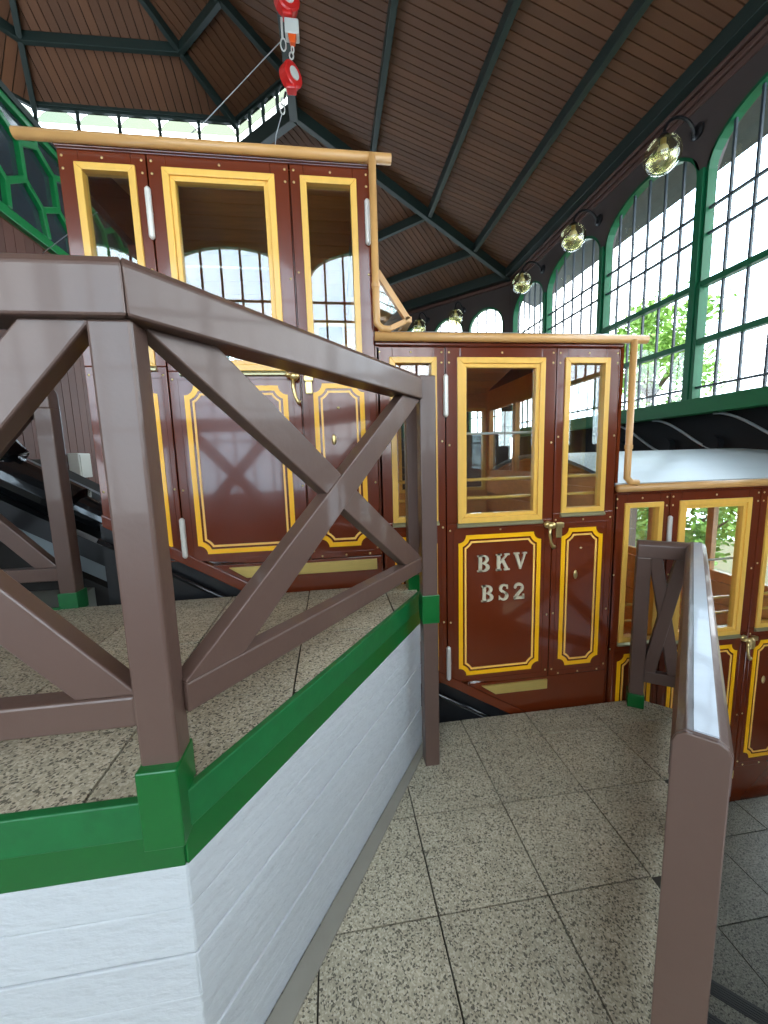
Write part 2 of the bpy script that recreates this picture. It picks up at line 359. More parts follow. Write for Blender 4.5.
def arched_window(a, d, n, op, ncol, zbars, label, thick=(), simple=False, fw=.034, bw=.022):
    s0,s1,z0,zs,rise = op; WN[0] += 1
    c = (s0+s1)/2; h = (s1-s0)/2
    arch = lambda s: zs+rise*math.sqrt(max(0,1-((s-c)/h)**2))
    off = n*.05
    pt = lambda s, z, o=0: a+d*s+off+n*o+Vector((0,0,z))
    base = pt(c, z0)
    win = thing('window_%d' % WN[0], base, label, kind='structure')
    # frame: posts and arch ribbon
    mb = MB(); N = 18
    inner = [(s0+fw,z0)]+[(c-(h-fw)*math.cos(math.pi*i/N), zs+(rise-fw)*math.sin(math.pi*i/N)) for i in range(N+1)]+[(s1-fw,z0)]
    outer = [(s0,z0)]+[(c-h*math.cos(math.pi*i/N), zs+rise*math.sin(math.pi*i/N)) for i in range(N+1)]+[(s1,z0)]
    for i in range(len(inner)-1):
        mb.prism([pt(*inner[i],-.05),pt(*outer[i],-.05),pt(*outer[i+1],-.05),pt(*inner[i+1],-.05)], n*.1)
    mb.build('frame', 'steel_green', win)
    cols = [s0+(s1-s0)*i/ncol for i in range(ncol+1)]
    allb = MB()
    for s in cols[1:-1]:
        q = MB() if not simple else allb
        q.prism([pt(s-bw/2,z0,-.012),pt(s+bw/2,z0,-.012),pt(s+bw/2,arch(s)-.02,-.012),pt(s-bw/2,arch(s)-.02,-.012)], n*.024)
        if not simple: q.build('glazing_bar', 'bar_dark', win)
    for z in zbars:
        tk = z in thick
        ww = .055 if tk else bw
        s_a, s_b = s0+.01, s1-.01
        if z > zs:
            hh = h*math.sqrt(max(0,1-((z-zs)/rise)**2)); s_a, s_b = c-hh+.01, c+hh-.01
        q = MB() if not simple else allb
        o0 = -.03 if tk else -.016
        q.prism([pt(s_a,z-ww/2,o0),pt(s_b,z-ww/2,o0),pt(s_b,z+ww/2,o0),pt(s_a,z+ww/2,o0)], n*(-2*o0))
        if not simple: q.build('transom' if tk else 'glazing_bar', 'steel_green' if tk else 'bar_dark', win)
    if simple: allb.build('glazing_bars', 'bar_dark', win)
    zz = [z0]+list(zbars)+[zs+rise]
    def pane(sa, sb, za, zc):
        N2 = 6; top = []
        for i in range(N2+1):
            s = sb+(sa-sb)*i/N2; top.append((s, min(zc, arch(s))))
        if max(t[1] for t in top) <= za+.01: return
        pts = [(sa,za),(sb,za)]+[(s,max(z,za+.001)) for s, z in top]
        MB().prism([pt(s,z,-.003) for s,z in pts], n*.006).build('pane', 'hallglass', win)
    if simple: pane(s0+.02,s1-.02,z0,zs+rise)
    else:
        for i in range(ncol):
            for j in range(len(zz)-1): pane(cols[i],cols[i+1],zz[j],zz[j+1])
    return win

XW = 4.0; ZE = 5.62
BT = H+.55; BB = H+.39
ys = [8.42, 7.09, 5.56, 4.03, 2.50, .97, -.56, -2.09]
ops = []
for i in range(len(ys)-1):
    s0 = (8.5-ys[i])+.035; s1 = (8.5-ys[i+1])-.035
    ops.append((s0, s1, BT, H+2.87, .45))
wr, wa, wd, wn = arched_wall('wall_right', (XW,8.5), (XW,-3.2), (-1,0), BT, ZE+.05, ops, 'dark wall of tall arched windows on the right above the green beam')
names = ['fourth arched window from the right edge, in the far corner', 'third arched window from the right edge, behind the smaller lamps', 'second arched window with a green tree outside', 'tall arched window cut by the right edge of the picture']
for i, op in enumerate(ops):
    arched_window(wa, wd, wn, op, 6, [H+.68,H+1.16,H+1.75,H+2.25,H+2.5], names[i] if i < 4 else ('fifth','sixth','seventh')[i-4]+' arched window of the right wall counted from the far corner', thick=(H+1.16,H+1.75), simple=i > 3)
# pilaster strips, mouldings on right wall
for y in ys[1:-1]:
    MB().box(XW-.03,XW+.10,y-.035,y+.035,BT,H+2.90).build('pilaster', 'steel_green', wr)
MB().box(XW-.02,XW+.0,3.945,3.985,BT,H+1.75).build('mullion_post', 'steel_green', wr)
for k, (z, w_) in enumerate(((ZE-.12,.05),(ZE-.20,.035),(ZE-.27,.02))):
    MB().box(XW-w_,XW+.02,-3.2,8.5,z-.03,z+.03).build('moulding', 'moulding', wr, bevel=.01)
for z in (H+1.16, H+1.75):
    MB().box(XW-.012,XW+.03,-3.2,8.45,z-.035,z+.025).build('rail_bar', 'steel_green', wr)
# green beam and dark girder below
gb = MB().box(XW-.05,XW+.25,-3.2,8.5,BB,BT+.005).build('trim_1', 'green_matte', bevel=.004); tag(gb, 'deep green steel beam under the right windows', kind='structure')
gd = MB().box(XW+.12,XW+.4,-3.2,8.5,BB-.72,BB).build('trim_2', 'girder'); tag(gd, 'black girder in shadow under the green beam', kind='structure')
for i, (y0, y1) in enumerate(((-3.2,2.33),(5.0,8.5))):
    o = MB().box(XW+.12,XW+.3,y0,y1,-3.2,BB-.72).build('wall_right_lower', 'spandrel'); tag(o, ('dark wall under the girder beside the steps','dark wall under the girder beyond the track')[i], kind='structure')
for i, y in enumerate((5.1, 4.35, 3.75)):
    MB().tube([(XW+.12,y,BB-.33),(XW+.05,y,BB-.33)], .09, 14).build('girder_boss', 'girder', gd, smooth=False)
for i, y in enumerate((5.25, 4.55, 3.75)):
    pts = []
    for t in range(13):
        u = t/12; sm = u*u*(3-2*u)
        pts.append((XW+.06, y-.95*u*1.05, BB-.01-.42*sm))
    c = MB().tube(pts, .013, 6).build('hanging_cable', 'darkcable', smooth=True)
    tag(c, ('thin grey cable curving below the green beam, nearest the car window','thin grey cable curving below the green beam, middle of three','thick grey cable curving below the green beam, nearest the right edge')[i], 'cable', 'cables hanging under the green beam')

# north-east slanted wall
q = []
for i in range(4): q.append((.14+i*.96, .14+i*.96+.84, BT, H+2.88, .42))
we, ea, ed, en = arched_wall('wall_far_right', (4,8.5), (.6,11.9), (-1,-1), -1.5, ZE+.05, q, 'slanted dark wall with small arched windows in the far corner')
nm = ['round-topped window in the slanted far wall, nearest the corner','round-topped window in the slanted far wall, second from the corner','round-topped window in the slanted far wall, third from the corner','round-topped window in the slanted far wall, last from the corner']
for i, op in enumerate(q): arched_window(ea, ed, en, op, 4, [H+.9,H+1.6,H+2.25], nm[i], simple=False, fw=.035)
for z, w_ in ((ZE-.12,.05),(ZE-.20,.035)):
    MB().prism([(4,8.5,z-.03),(.6,11.9,z-.03),(.6-w_,11.9-w_,z-.03),(4-w_,8.5-w_,z-.03)], (0,0,.06)).build('moulding', 'moulding', we)
# far wall
q = [(.5+i*1.6,.5+i*1.6+1.3,H+.3,H+2.7,.6) for i in range(4)]
wf, fa, fd, fn = arched_wall('wall_far', (.6,11.9), (-6.1,11.9), (0,-1), -1.5, ZE+.05, q, 'dark far wall with arched windows beyond the upper car')
for i, op in enumerate(q): arched_window(fa, fd, fn, op, 5, [H+.9,H+1.6,H+2.25], ('first','second','third','fourth')[i]+' arched window from the right in the far wall behind the upper car', simple=True)
# near wall behind the viewpoint
q = [(4.45-(-.36+2.6)+.07+i*2.6, 4.45-(-.36+2.6)+2.53+i*2.6, (1.9,1.2,1.2)[i], H+3.35, .62) for i in range(3)]
wsn, sa_, sd_, sn_ = arched_wall('wall_near', (4.45,-3.2), (-9.5,-3.2), (0,1), -1.5, 8.3, q, 'wall of tall arched windows behind the viewpoint, mirrored in the car windows')
for i, op in enumerate(q): arched_window(sa_, sd_, sn_, op, 7, [2.2,2.9,H+2.68,H+3.02], ('tall arched window behind the viewpoint, rightmost of three','tall arched window behind the viewpoint, middle of three','tall arched window behind the viewpoint, leftmost of three')[i], simple=True, bw=.04)
# left walls
o = MB().box(-9.6,-9.5,-3.2,8.5,-1.5,ZE+.05).build('wall_left_outer', 'spandrel'); tag(o, 'dark outer wall of the hall far to the left', kind='structure')
o = MB().prism([(-9.5,8.5,-1.5),(-6.1,11.9,-1.5),(-6.2,12.0,-1.5),(-9.6,8.6,-1.5)], (0,0,ZE+1.55)).build('wall_far_left', 'spandrel'); tag(o, 'slanted dark wall in the far left corner', kind='structure')

# ------------------------------------------------------------------ ceilings of planks
def slope(name, quad, label, pw=.10, planks=True, m='plank', gap=.013, ext=0.0):
    """quad: eave0, eave1, top1, top0 ; underside faces the hall"""
    e0, e1, t1, t0 = [Vector(p) for p in quad]
    u = (e1-e0).normalized(); nrm = u.cross((t0+t1)/2-(e0+e1)/2).normalized()
    if nrm.z < 0: nrm = -nrm
    v = nrm.cross(u)
    if v.dot(t0-e0) < 0: v = -v
    to2 = lambda p: ((p-e0).dot(u), (p-e0).dot(v))
    p2 = [to2(p) for p in (e0,e1,t1,t0)]
    if sum(p2[i][0]*p2[(i+1)%4][1]-p2[(i+1)%4][0]*p2[i][1] for i in range(4)) < 0: p2 = p2[::-1]
    f3 = lambda p, h=0: e0+u*p[0]+v*p[1]+nrm*h
    back = MB().prism([f3(p,.022) for p in p2], nrm*.05).build(name, 'plankback'); tag(back, label, kind='structure')
    if planks:
        L = (e1-e0).length; n = int(L/pw)+3
        x0 = min(p[0] for p in p2)
        for i in range(n):
            a, b = x0+i*pw+gap/2, x0+(i+1)*pw-gap/2
            r = clip_convex([(a,-1),(b,-1),(b,9),(a,9)], p2)
            if len(r) < 3 or area(r) < .003: continue
            dh = random.uniform(-.0015,.0015)
            MB().prism([f3(p,dh) for p in r], nrm*.024).build('plank', m, back)
    else:
        MB().prism([f3(p,0) for p in p2], nrm*.024).build('plank', m, back)
    return back, f3, u, v
ZC = 7.0; ZT = 7.39
C1 = (-.30,6.65); C2 = (-1.28,7.55); C3 = (-4.32,7.55); C4 = (-5.2,6.65)
ce, *_ = slope('ceiling', [(XW,-3.2,ZE),(XW,8.5,ZE),(C1[0],C1[1],ZC),(C1[0],-3.2,ZC)], 'sloping brown plank ceiling above the right windows', pw=.098)
cn, *_ = slope('ceiling_far_right', [(4,8.5,ZE),(.6,11.9,ZE),(C2[0],C2[1],ZC),(C1[0],C1[1],ZC)], 'sloping brown plank ceiling over the far right corner', pw=.11)
cf, *_ = slope('ceiling_far', [(.6,11.9,ZE),(-6.1,11.9,ZE),(C3[0],C3[1],ZC),(C2[0],C2[1],ZC)], 'sloping brown plank ceiling at the far side', pw=.12)
slope('ceiling_far_left', [(-6.1,11.9,ZE),(-9.5,8.5,ZE),(C4[0],C4[1],ZC),(C3[0],C3[1],ZC)], 'sloping plank ceiling over the far left corner', planks=False)
slope('ceiling_left', [(-9.5,8.5,ZE),(-9.5,-3.2,ZE),(C4[0],-3.2,ZC),(C4[0],C4[1],ZC)], 'sloping plank ceiling at the far left', planks=False)
def beam(a, b, w_, h, par, name='purlin', m='beam'):
    return MB().bar(a, b, w_, h).build(name, m, par, bevel=.006)
def ez(x): return ZE+(XW-x)*(ZC-ZE)/(XW-C1[0])
for x in (3.03, 2.0, .885):
    t = (XW-x)/(XW-C1[0]); yh = 8.5+(C1[1]-8.5)*t
    beam((x,-3.2,ez(x)-.075),(x,yh,ez(x)-.075),.075,.15,ce)
beam((XW-.10,-3.2,ZE-.03),(XW-.10,8.45,ZE-.03),.14,.16,ce,'eave_beam')
beam((C1[0],-3.2,ZC-.10),(C1[0],C1[1],ZC-.10),.12,.24,ce,'curb_beam')
beam((C1[0],C1[1],ZC-.09),(4,8.5,ZE-.09),.09,.17,ce,'hip_rafter')
beam((C2[0],C2[1],ZC-.09),(.6,11.9,ZE-.09),.09,.17,cn,'hip_rafter')
beam((C1[0],C1[1],ZC-.10),(C2[0],C2[1],ZC-.10),.12,.24,cn,'curb_beam')
for t in (.22,.47,.72):
    a_ = [4+(C1[0]-4)*t, 8.5+(C1[1]-8.5)*t, ZE+(ZC-ZE)*t-.075]; b_ = [.6+(C2[0]-.6)*t, 11.9+(C2[1]-11.9)*t, ZE+(ZC-ZE)*t-.075]
    beam(a_, b_, .075, .15, cn)
beam((3.95,8.42,ZE-.05),(.55,11.82,ZE-.05),.14,.2,cn,'eave_beam')
beam((C2[0],C2[1],ZC-.10),(C3[0],C3[1],ZC-.10),.12,.24,cf,'curb_beam')
# outside eave, seen through the arch tops
o = MB().prism([(XW+.14,-3.2,ZE-.06),(XW+.95,-3.2,ZE-.42),(XW+.95,9.2,ZE-.42),(XW+.14,9.2,ZE-.06)], (0,0,.05)).build('trim_3', 'soffit'); tag(o, 'grey boarded underside of the outer eave beyond the arches', kind='structure')
# roof lantern: glazed strip and its ceiling
def strip(p0, p1, nb, label, nm_, arch=True):
    a = Vector((p0[0],p0[1],0)); d = Vector((p1[0]-p0[0],p1[1]-p0[1],0)); L = d.length; d.normalize(); n = Vector((d.y,-d.x,0))
    win = thing(nm_, a+d*L/2+Vector((0,0,ZC+.05)), label, kind='structure')
    pt = lambda s, z, o=0: a+d*s+n*o+Vector((0,0,z))
    z0, z1 = ZC+.01, ZT-.01
    MB().bar(pt(0,z0),pt(L,z0),.06,.05).build('frame', 'beam', win); MB().bar(pt(0,z1),pt(L,z1),.06,.05).build('frame', 'beam', win)
    for i in range(nb+1): MB().bar(pt(L*i/nb,z0),pt(L*i/nb,z1),.035,.05,(1,.3,0)).build('glazing_bar', 'beam', win)
    for i in range(nb):
        sa, sb = L*i/nb+.018, L*(i+1)/nb-.018; c = (sa+sb)/2; h = (sb-sa)/2; zm = z0+.45*(z1-z0)
        MB().prism([pt(sa,z0,-.003),pt(sb,z0,-.003),pt(sb,zm,-.003),pt(sa,zm,-.003)], n*.006).build('pane', 'hallglass', win)
        pts = [(c+h*math.cos(math.pi*k/10), zm+(z1-.02-zm)*math.sin(math.pi*k/10)) for k in range(11)]
        MB().prism([pt(s,z,-.003) for s,z in pts], n*.006).build('arched_pane', 'frost', win)
        for sg in (0, 1):
            half = [p for p in pts if (p[0] >= c-1e-6) == (sg == 0)]
            ex = sb if sg == 0 else sa
            poly = half+([(c,z1),(ex,z1)] if sg == 0 else [])
            poly = (half+[(c,z1),(ex,z1)]) if sg == 0 else ([(ex,z1),(c,z1)]+half)
            MB().prism([pt(s,z,-.002) for s,z in poly], n*.004).build('corner_pane', 'hallglass', win)
    return win
strip(C3, C2, 5, 'glazed strip of five arched panes in the roof lantern facing the viewer', 'window_20')
strip(C2, C1, 4, 'slanted glazed strip in the roof lantern beside the red reel', 'window_21')
strip(C1, (C1[0],-3.2), 10, 'long glazed strip along the right side of the roof lantern', 'window_22')
strip((C4[0],-3.2), C4, 10, 'long glazed strip along the left side of the roof lantern', 'window_23')
strip(C4, C3, 2, 'slanted glazed strip at the left corner of the roof lantern', 'window_24')
P1 = (-1.13,6.1,7.79); P2 = (-1.88,6.82,7.79); P3 = (-4.0,6.87,7.79); P4 = (-4.6,6.1,7.79)
R1 = (-1.98,5.6,8.19); R2 = (-2.45,6.1,8.19); R3 = (-3.65,6.15,8.19); R4 = (-3.9,5.6,8.19)
def T(c): return (c[0],c[1],ZT)
lanternN, *_ = slope('ceiling_lantern_far', [T(C2),T(C3),P3,P2], 'far brown plank slope inside the roof lantern, below its cross beam', pw=.13)
l2, *_ = slope('ceiling_lantern_far', [P2,P3,R3,R2], 'far brown plank slope inside the roof lantern, above its cross beam', pw=.13)
l3, *_ = slope('ceiling_lantern_right', [T(C1),T(C2),P2,P1], 'slanted plank slope of the roof lantern right of the hip, lower part', pw=.13)
slope('ceiling_lantern_right', [P1,P2,R2,R1], 'slanted plank slope of the roof lantern right of the hip, upper part', pw=.13)
l5, *_ = slope('ceiling_lantern_side', [(C1[0],-3.2,ZT),T(C1),P1,(P1[0],-3.2,P1[2])], 'long plank slope on the right side of the roof lantern', pw=.13)
slope('ceiling_lantern_side', [(P1[0],-3.2,P1[2]),P1,R1,(R1[0],-3.2,R1[2])], 'long upper plank slope on the right side of the roof lantern', planks=False)
l7, *_ = slope('ceiling_lantern_left', [T(C3),T(C4),P4,P3], 'plank slope at the left corner of the roof lantern, lower part', pw=.13)
slope('ceiling_lantern_left', [P3,P4,R4,R3], 'plank slope at the left corner of the roof lantern, upper part', pw=.13)
slope('ceiling_lantern_left_side', [T(C4),(C4[0],-3.2,ZT),(P4[0],-3.2,P4[2]),P4], 'long plank slope on the left side of the roof lantern', planks=False)
slope('ceiling_lantern_left_side', [P4,(P4[0],-3.2,P4[2]),(R4[0],-3.2,R4[2]),R4], 'long upper plank slope on the left side of the roof lantern', planks=False)
o = MB().prism([R1,R2,R3,R4,(R4[0],-3.2,8.19),(R1[0],-3.2,8.19)], (0,0,.04)).build('ceiling_lantern_top', 'plank'); tag(o, 'flat crown of the roof lantern', kind='structure')
dn_ = lambda p, k=.06: (p[0],p[1],p[2]-k)
for a_, b_, par in ((T(C2),P2,lanternN),(P2,R2,l2),(T(C3),P3,lanternN),(P3,R3,l2),(T(C1),P1,l3),(P1,R1,l5)):
    beam(dn_(a_),dn_(b_),.07,.12,par,'hip_rafter')
beam(dn_(P2),dn_(P3),.07,.13,lanternN); beam(dn_(P1),dn_(P2),.07,.13,l3); beam(dn_(P3),dn_(P4),.07,.13,l7)
beam(dn_(T(C2),-.045),dn_(T(C3),-.045),.12,.12,lanternN,'ring_beam'); beam(dn_(T(C1),-.045),dn_(T(C2),-.045),.12,.12,l3,'ring_beam')
beam((C1[0],-3.2,ZT+.045),(C1[0],C1[1],ZT+.045),.12,.12,l5,'ring_beam')

# ------------------------------------------------------------------ left screen wall
wl = MB().box(-3.16,-3.08,3.2,8.0,.2,4.22).build('wall_left', 'plankback'); tag(wl, 'red-brown boarded wall below the green lattice at left', kind='structure')
for i in range(34):
    y = 3.2+i*.14
    MB().box(-3.08,-3.055+random.uniform(-.002,.002),y+.004,y+.136,.25,4.2).build('cladding_board', 'clad', wl)
sc = thing('lattice_screen', (-3.0,5.2,4.22), 'green steel honeycomb lattice with dark panes left of the upper car', 'screen')
MB().box(-3.04,-2.97,3.2,7.6,4.20,4.30).build('bottom_rail', 'lattice', sc, bevel=.005)
MB().box(-3.06,-2.96,3.2,7.6,5.32,5.39).build('top_rail', 'lattice', sc, bevel=.005)
MB().box(-3.09,-2.94,3.2,7.6,5.39,5.46).build('capping', 'beam', sc)
hw, hh = .52, .60
def vtx(i, j):   # honeycomb vertices with a slight irregularity
    r = random.Random(i*131+j*17); return (r.uniform(-.03,.03), r.uniform(-.03,.03))
edges = {}
for r in range(-1, 4):
    for c_ in range(-1, 11):
        cy = 3.3+hw*(c_+(.5 if r % 2 else 0)); cz = 4.42+r*hh*.78
        pts = []
        for k in range(6):
            ang = math.pi/6+k*math.pi/3
            y, z = cy+hw/2/math.cos(math.pi/6)*math.cos(ang)*1.0, cz+hh/2*math.sin(ang)*1.04
            key = (round(y/.06), round(z/.06)); jx, jz = vtx(*key)
            pts.append((y+jx, z+jz))
        cl = clip(clip(clip(clip(pts,(0,1),5.32),(0,-1),-4.3),(1,0),7.6),(-1,0),-3.2)
        if len(cl) < 3 or area(cl) < .004: continue
        MB().prism([(-3.012,y,z) for y,z in cl], (.006,0,0)).build('pane', 'darkglass', sc)
        for k in range(6):
            a_, b_ = pts[k], pts[(k+1)%6]
            kk = tuple(sorted([(round(a_[0],2),round(a_[1],2)),(round(b_[0],2),round(b_[1],2))]))
            if kk in edges: continue
            lo_, hi_ = (a_, b_) if a_[1] < b_[1] else (b_, a_)
            if hi_[1] < 4.3 or lo_[1] > 5.32 or min(a_[0],b_[0]) < 3.2 or max(a_[0],b_[0]) > 7.6: continue
            def cut(p, q_, z): t = (z-p[1])/(q_[1]-p[1]); return (p[0]+(q_[0]-p[0])*t, z)
            if lo_[1] < 4.3: lo_ = cut(lo_, hi_, 4.3)
            if hi_[1] > 5.32: hi_ = cut(lo_, hi_, 5.32)
            edges[kk] = 1
            if abs(lo_[0]-hi_[0])+abs(lo_[1]-hi_[1]) < .03: continue
            MB().bar((-2.985,lo_[0],lo_[1]),(-2.985,hi_[0],hi_[1]),.06,.055,(1,0,0)).build('lattice_bar', 'lattice', sc, bevel=.006)
eb = thing('electric_box', (-3.0,5.2,1.6), 'pale grey electric box with hanging wires on the boarded wall', 'box')
MB().box(-3.05,-2.93,5.08,5.32,1.66,1.95).build('case', 'box', eb, bevel=.01)
MB().box(-2.932,-2.922,5.10,5.30,1.68,1.93).build('lid', 'box', eb, bevel=.004)
for i in range(4):
    MB().tube([(-2.99,5.07+.05*i,1.62),(-2.98,5.06+.06*i,1.45),(-2.99,5.10+.04*i,1.25),(-2.99,5.07+.05*i,1.05)], .011, 6).build('wire', 'box', eb, smooth=True)

# ------------------------------------------------------------------ exterior
o = MB().prism([(4.6,-12,-4.5),(60,-12,-12),(60,50,-12),(4.6,50,-4.5)], (0,0,-.3)).build('ground', 'ground'); tag(o, 'pale sloping ground outside below the hall', kind='structure')
def tree(name, c, r, n, trunk_to, label, ls=.16, seed=1, cat='tree', group=None):
    rr = random.Random(seed); t = thing(name, (c[0],c[1],trunk_to), label, cat, group)
    MB().tube([(c[0],c[1],trunk_to),(c[0]+.1,c[1],(c[2]+trunk_to)/2),(c[0]-.05,c[1]+.1,c[2]+r[2]*.3)], [.16,.11,.04], 8).build('trunk', 'bark', t)
    for k in range(5):
        a_ = k*1.3; MB().tube([(c[0],c[1],c[2]-r[2]*.6),(c[0]+math.cos(a_)*r[0]*.45,c[1]+math.sin(a_)*r[1]*.45,c[2]),(c[0]+math.cos(a_)*r[0]*.7,c[1]+math.sin(a_)*r[1]*.7,c[2]+r[2]*.35)], [.06,.04,.015], 6).build('branch', 'bark', t)
    mb = MB(); cl = []
    for k in range(34):
        while True:
            p = Vector((rr.uniform(-1,1),rr.uniform(-1,1),rr.uniform(-1,1)))
            if .25 < p.length < 1: break
        cl.append(p)
    for k in range(n):
        q_ = rr.choice(cl)+Vector((rr.gauss(0,.14),rr.gauss(0,.14),rr.gauss(0,.12)))
        p = Vector((c[0]+q_.x*r[0], c[1]+q_.y*r[1], c[2]+q_.z*r[2]))
        u = Vector((rr.gauss(0,1),rr.gauss(0,1),rr.gauss(0,.6))).normalized(); v_ = u.orthogonal().normalized()
        v_.rotate(Matrix.Rotation(rr.uniform(0,6.28),3,u)); s_ = ls*rr.uniform(.6,1.3)
        mb.add([p-u*s_*.6, p+v_*s_*.3, p+u*s_*.6, p-v_*s_*.3], [(0,1,2,3)])
    f = mb.build('foliage', 'leaf', t)
    return t
tree('tree', (9.6,10.9,4.35), (1.5,1.6,1.75), 5200, -4.8, 'bright green leafy tree outside the second arched window', seed=3)
tree('bush', (6.8,6.9,.2), (1.1,1.2,.8), 2600, -4.6, 'bright green bush outside, seen through the lower car windows', ls=.13, seed=5, cat='bush')
tree('tree', (4.6,15.5,5.2), (1.6,1.6,1.6), 2200, -4.6, 'green tree beyond the small round-topped windows', seed=9)

# ================================================================== LAMPS
def wall_lamp(base, out, label):
    bx = Vector(base); o_ = Vector(out).normalized()
    g = bx+o_*.40+Vector((0,0,-.25))
    t = thing('wall_lamp', bx, label, 'lamp', 'globe lamps along the window wall')
    MB().tube([bx+o_*-.01, bx+o_*.02, bx+o_*.035], [.075,.075,.045], 16).build('wall_plate', 'black', t, smooth=False)
    pts = [bx+o_*.03]
    for k in range(11):
        a_ = math.pi*k/10
        pts.append(bx+o_*(.22-.18*math.cos(a_))+Vector((0,0,-.05+.17*math.sin(a_))) if k else bx+o_*.05+Vector((0,0,-.05)))
    pts.append(g+Vector((0,0,.17)))
    MB().tube(pts, .016, 8).build('swan_neck', 'black', t, smooth=True)
    MB().tube([g+Vector((0,0,.205)),g+Vector((0,0,.18)),g+Vector((0,0,.155))], [.03,.05,.055], 14).build('cap', 'black', t)
    MB().ball(g, .175, 24, 16).build('globe', 'globe', t, smooth=True)
    lb_ = [(.15*math.cos(a_*math.pi/16), -.15*math.sin(a_*math.pi/16)) for a_ in range(1, 8)]
    MB().tube([g+Vector((0,0,z_)) for r_, z_ in lb_], [r_ for r_, z_ in lb_], 20).build('lens_bowl', 'lens', t, smooth=True)
    MB().tube([g+Vector((0,0,.16)),g+Vector((0,0,.09))], .028, 10).build('socket', 'brass', t)
    MB().ball(g+Vector((0,0,.035)), .055, 12, 8, (1,1,1.3)).build('bulb', 'bulb', t, smooth=True)
wall_lamp((XW,4.12,H+3.32), (-1,0,0), 'globe lamp on a swan-neck bracket, largest, nearest the right edge')
wall_lamp((XW,5.66,H+3.32), (-1,0,0), 'globe lamp on a swan-neck bracket, middle of the three along the windows')
wall_lamp((XW,7.18,H+3.34), (-1,0,0), 'globe lamp on a swan-neck bracket, smallest of the three along the windows')
for k, (x, lb) in enumerate(((3.22,'amber globe lamp before the slanted far wall, right of the two'),(2.54,'amber globe lamp before the slanted far wall, left of the two'))):
    wall_lamp((x,12.5-x,H+3.36), (-1,-1,0), lb)

# ================================================================== RAILINGS
RW = .085
def handrail_path(pts, zt, par, h=.108, w_=.10, cap=None):
    """mitred handrail with bevelled top along plan points"""
    P_ = [Vector((p[0],p[1],0)) for p in pts]; prof = [(-w_/2,zt-h),(w_/2,zt-h),(w_/2,zt-.022),(w_/2-.024,zt),(-w_/2+.024,zt),(-w_/2,zt-.022)]
    n = len(P_); rings = []
    for i in range(n):
        if i == 0: d1 = d2 = (P_[1]-P_[0]).normalized()
        elif i == n-1: d1 = d2 = (P_[i]-P_[i-1]).normalized()
        else: d1 = (P_[i]-P_[i-1]).normalized(); d2 = (P_[i+1]-P_[i]).normalized()
        s1 = Vector((d1.y,-d1.x,0)); s2 = Vector((d2.y,-d2.x,0)); mm = (s1+s2).normalized(); k = 1/max(.3,mm.dot(s1))
        rings.append([P_[i]+mm*k*a_+Vector((0,0,z)) for a_, z in prof])
    for i in range(n-1):
        mb = MB(); L = len(prof)
        mb.add(rings[i]+rings[i+1], [(j,(j+1)%L,(j+1)%L+L,j+L) for j in range(L)]+[tuple(range(L))[::-1],tuple(range(L,2*L))])
        mb.build('handrail', 'rail', par, bevel=.006)
def post(x, y, z0, z1, par, ang=0.0, w_=RW, dp=None, top=True, m='rail'):
    dp = dp or w_; c, s = math.cos(ang), math.sin(ang)
    q_ = [(x+c*a_*w_/2-s*b_*dp/2, y+s*a_*w_/2+c*b_*dp/2) for a_, b_ in ((-1,-1),(1,-1),(1,1),(-1,1))]
    return MB().prism([(p[0],p[1],z0) for p in q_], (0,0,z1-z0)).build('post', m, par, bevel=.007)
def xbrace(p, q_, zl, zh, par, w_=.10, th=.05):
    p = Vector((p[0],p[1],0)); q_ = Vector((q_[0],q_[1],0)); d = (q_-p).normalized(); n = Vector((d.y,-d.x,0))
    L = (q_-p).length
    def board(sa, za, sb, zb, lo_, hi_):
        a_ = (sb-sa, zb-za); l_ = math.hypot(*a_); t = (a_[0]/l_, a_[1]/l_); nn = (-t[1], t[0])
        poly = [(sa-t[0]*.3+nn[0]*w_/2, za-t[1]*.3+nn[1]*w_/2),(sa-t[0]*.3-nn[0]*w_/2, za-t[1]*.3-nn[1]*w_/2),(sb+t[0]*.3-nn[0]*w_/2, zb+t[1]*.3-nn[1]*w_/2),(sb+t[0]*.3+nn[0]*w_/2, zb+t[1]*.3+nn[1]*w_/2)]
        poly = clip(clip(clip(clip(poly,(1,0),L),(-1,0),0),(0,1),zh),(0,-1),-zl)
        MB().prism([p+d*s+n*lo_+Vector((0,0,z)) for s, z in poly], n*(hi_-lo_)).build('brace', 'rail', par, bevel=.005)
    av = w_/2*math.hypot(L, zh-zl)/L*.92
    board(0, zh+av, L, zl-av, -th/2, th/2)
    # the second board is halved over the first: full depth either side, thin at the crossing
    board(0, zl-av, L, zh+av, -th/2+.004, th/2+.006)
ZR = H+.415                      # railing top on the upper platform
dv = Vector((B[0]-A[0], B[1]-A[1], 0)).normalized(); angd = math.atan2(dv.y, dv.x)-math.pi/2
CP = (-.428, .925); EP = (.502, 2.10)
rl = thing('railing', (CP[0],CP[1],ZU), 'dark brown cross-braced wooden railing in the foreground with green-footed post', 'railing')
handrail_path([(-3.2,.925), (-.408,.925), (EP[0]-.065,EP[1]-.085)], ZR, rl, h=.12)
post(CP[0], CP[1]+.005, ZU+.09, ZR-.119, rl, w_=.086, dp=.076)
gp = MB().box(CP[0]-.046,CP[0]+.046,.868,CP[1]+.05,ZU-.105,ZU+.098).build('post_foot', 'green', rl, bevel=.004)
post(-1.36, .925, ZU, ZR-.119, rl, w_=.08)
post(-2.3, .925, ZU, ZR-.119, rl, w_=.08)
MB().box(-3.2,CP[0]-.04,.895,.955,ZU+.195,ZU+.27).build('bottom_rail', 'rail', rl, bevel=.006)
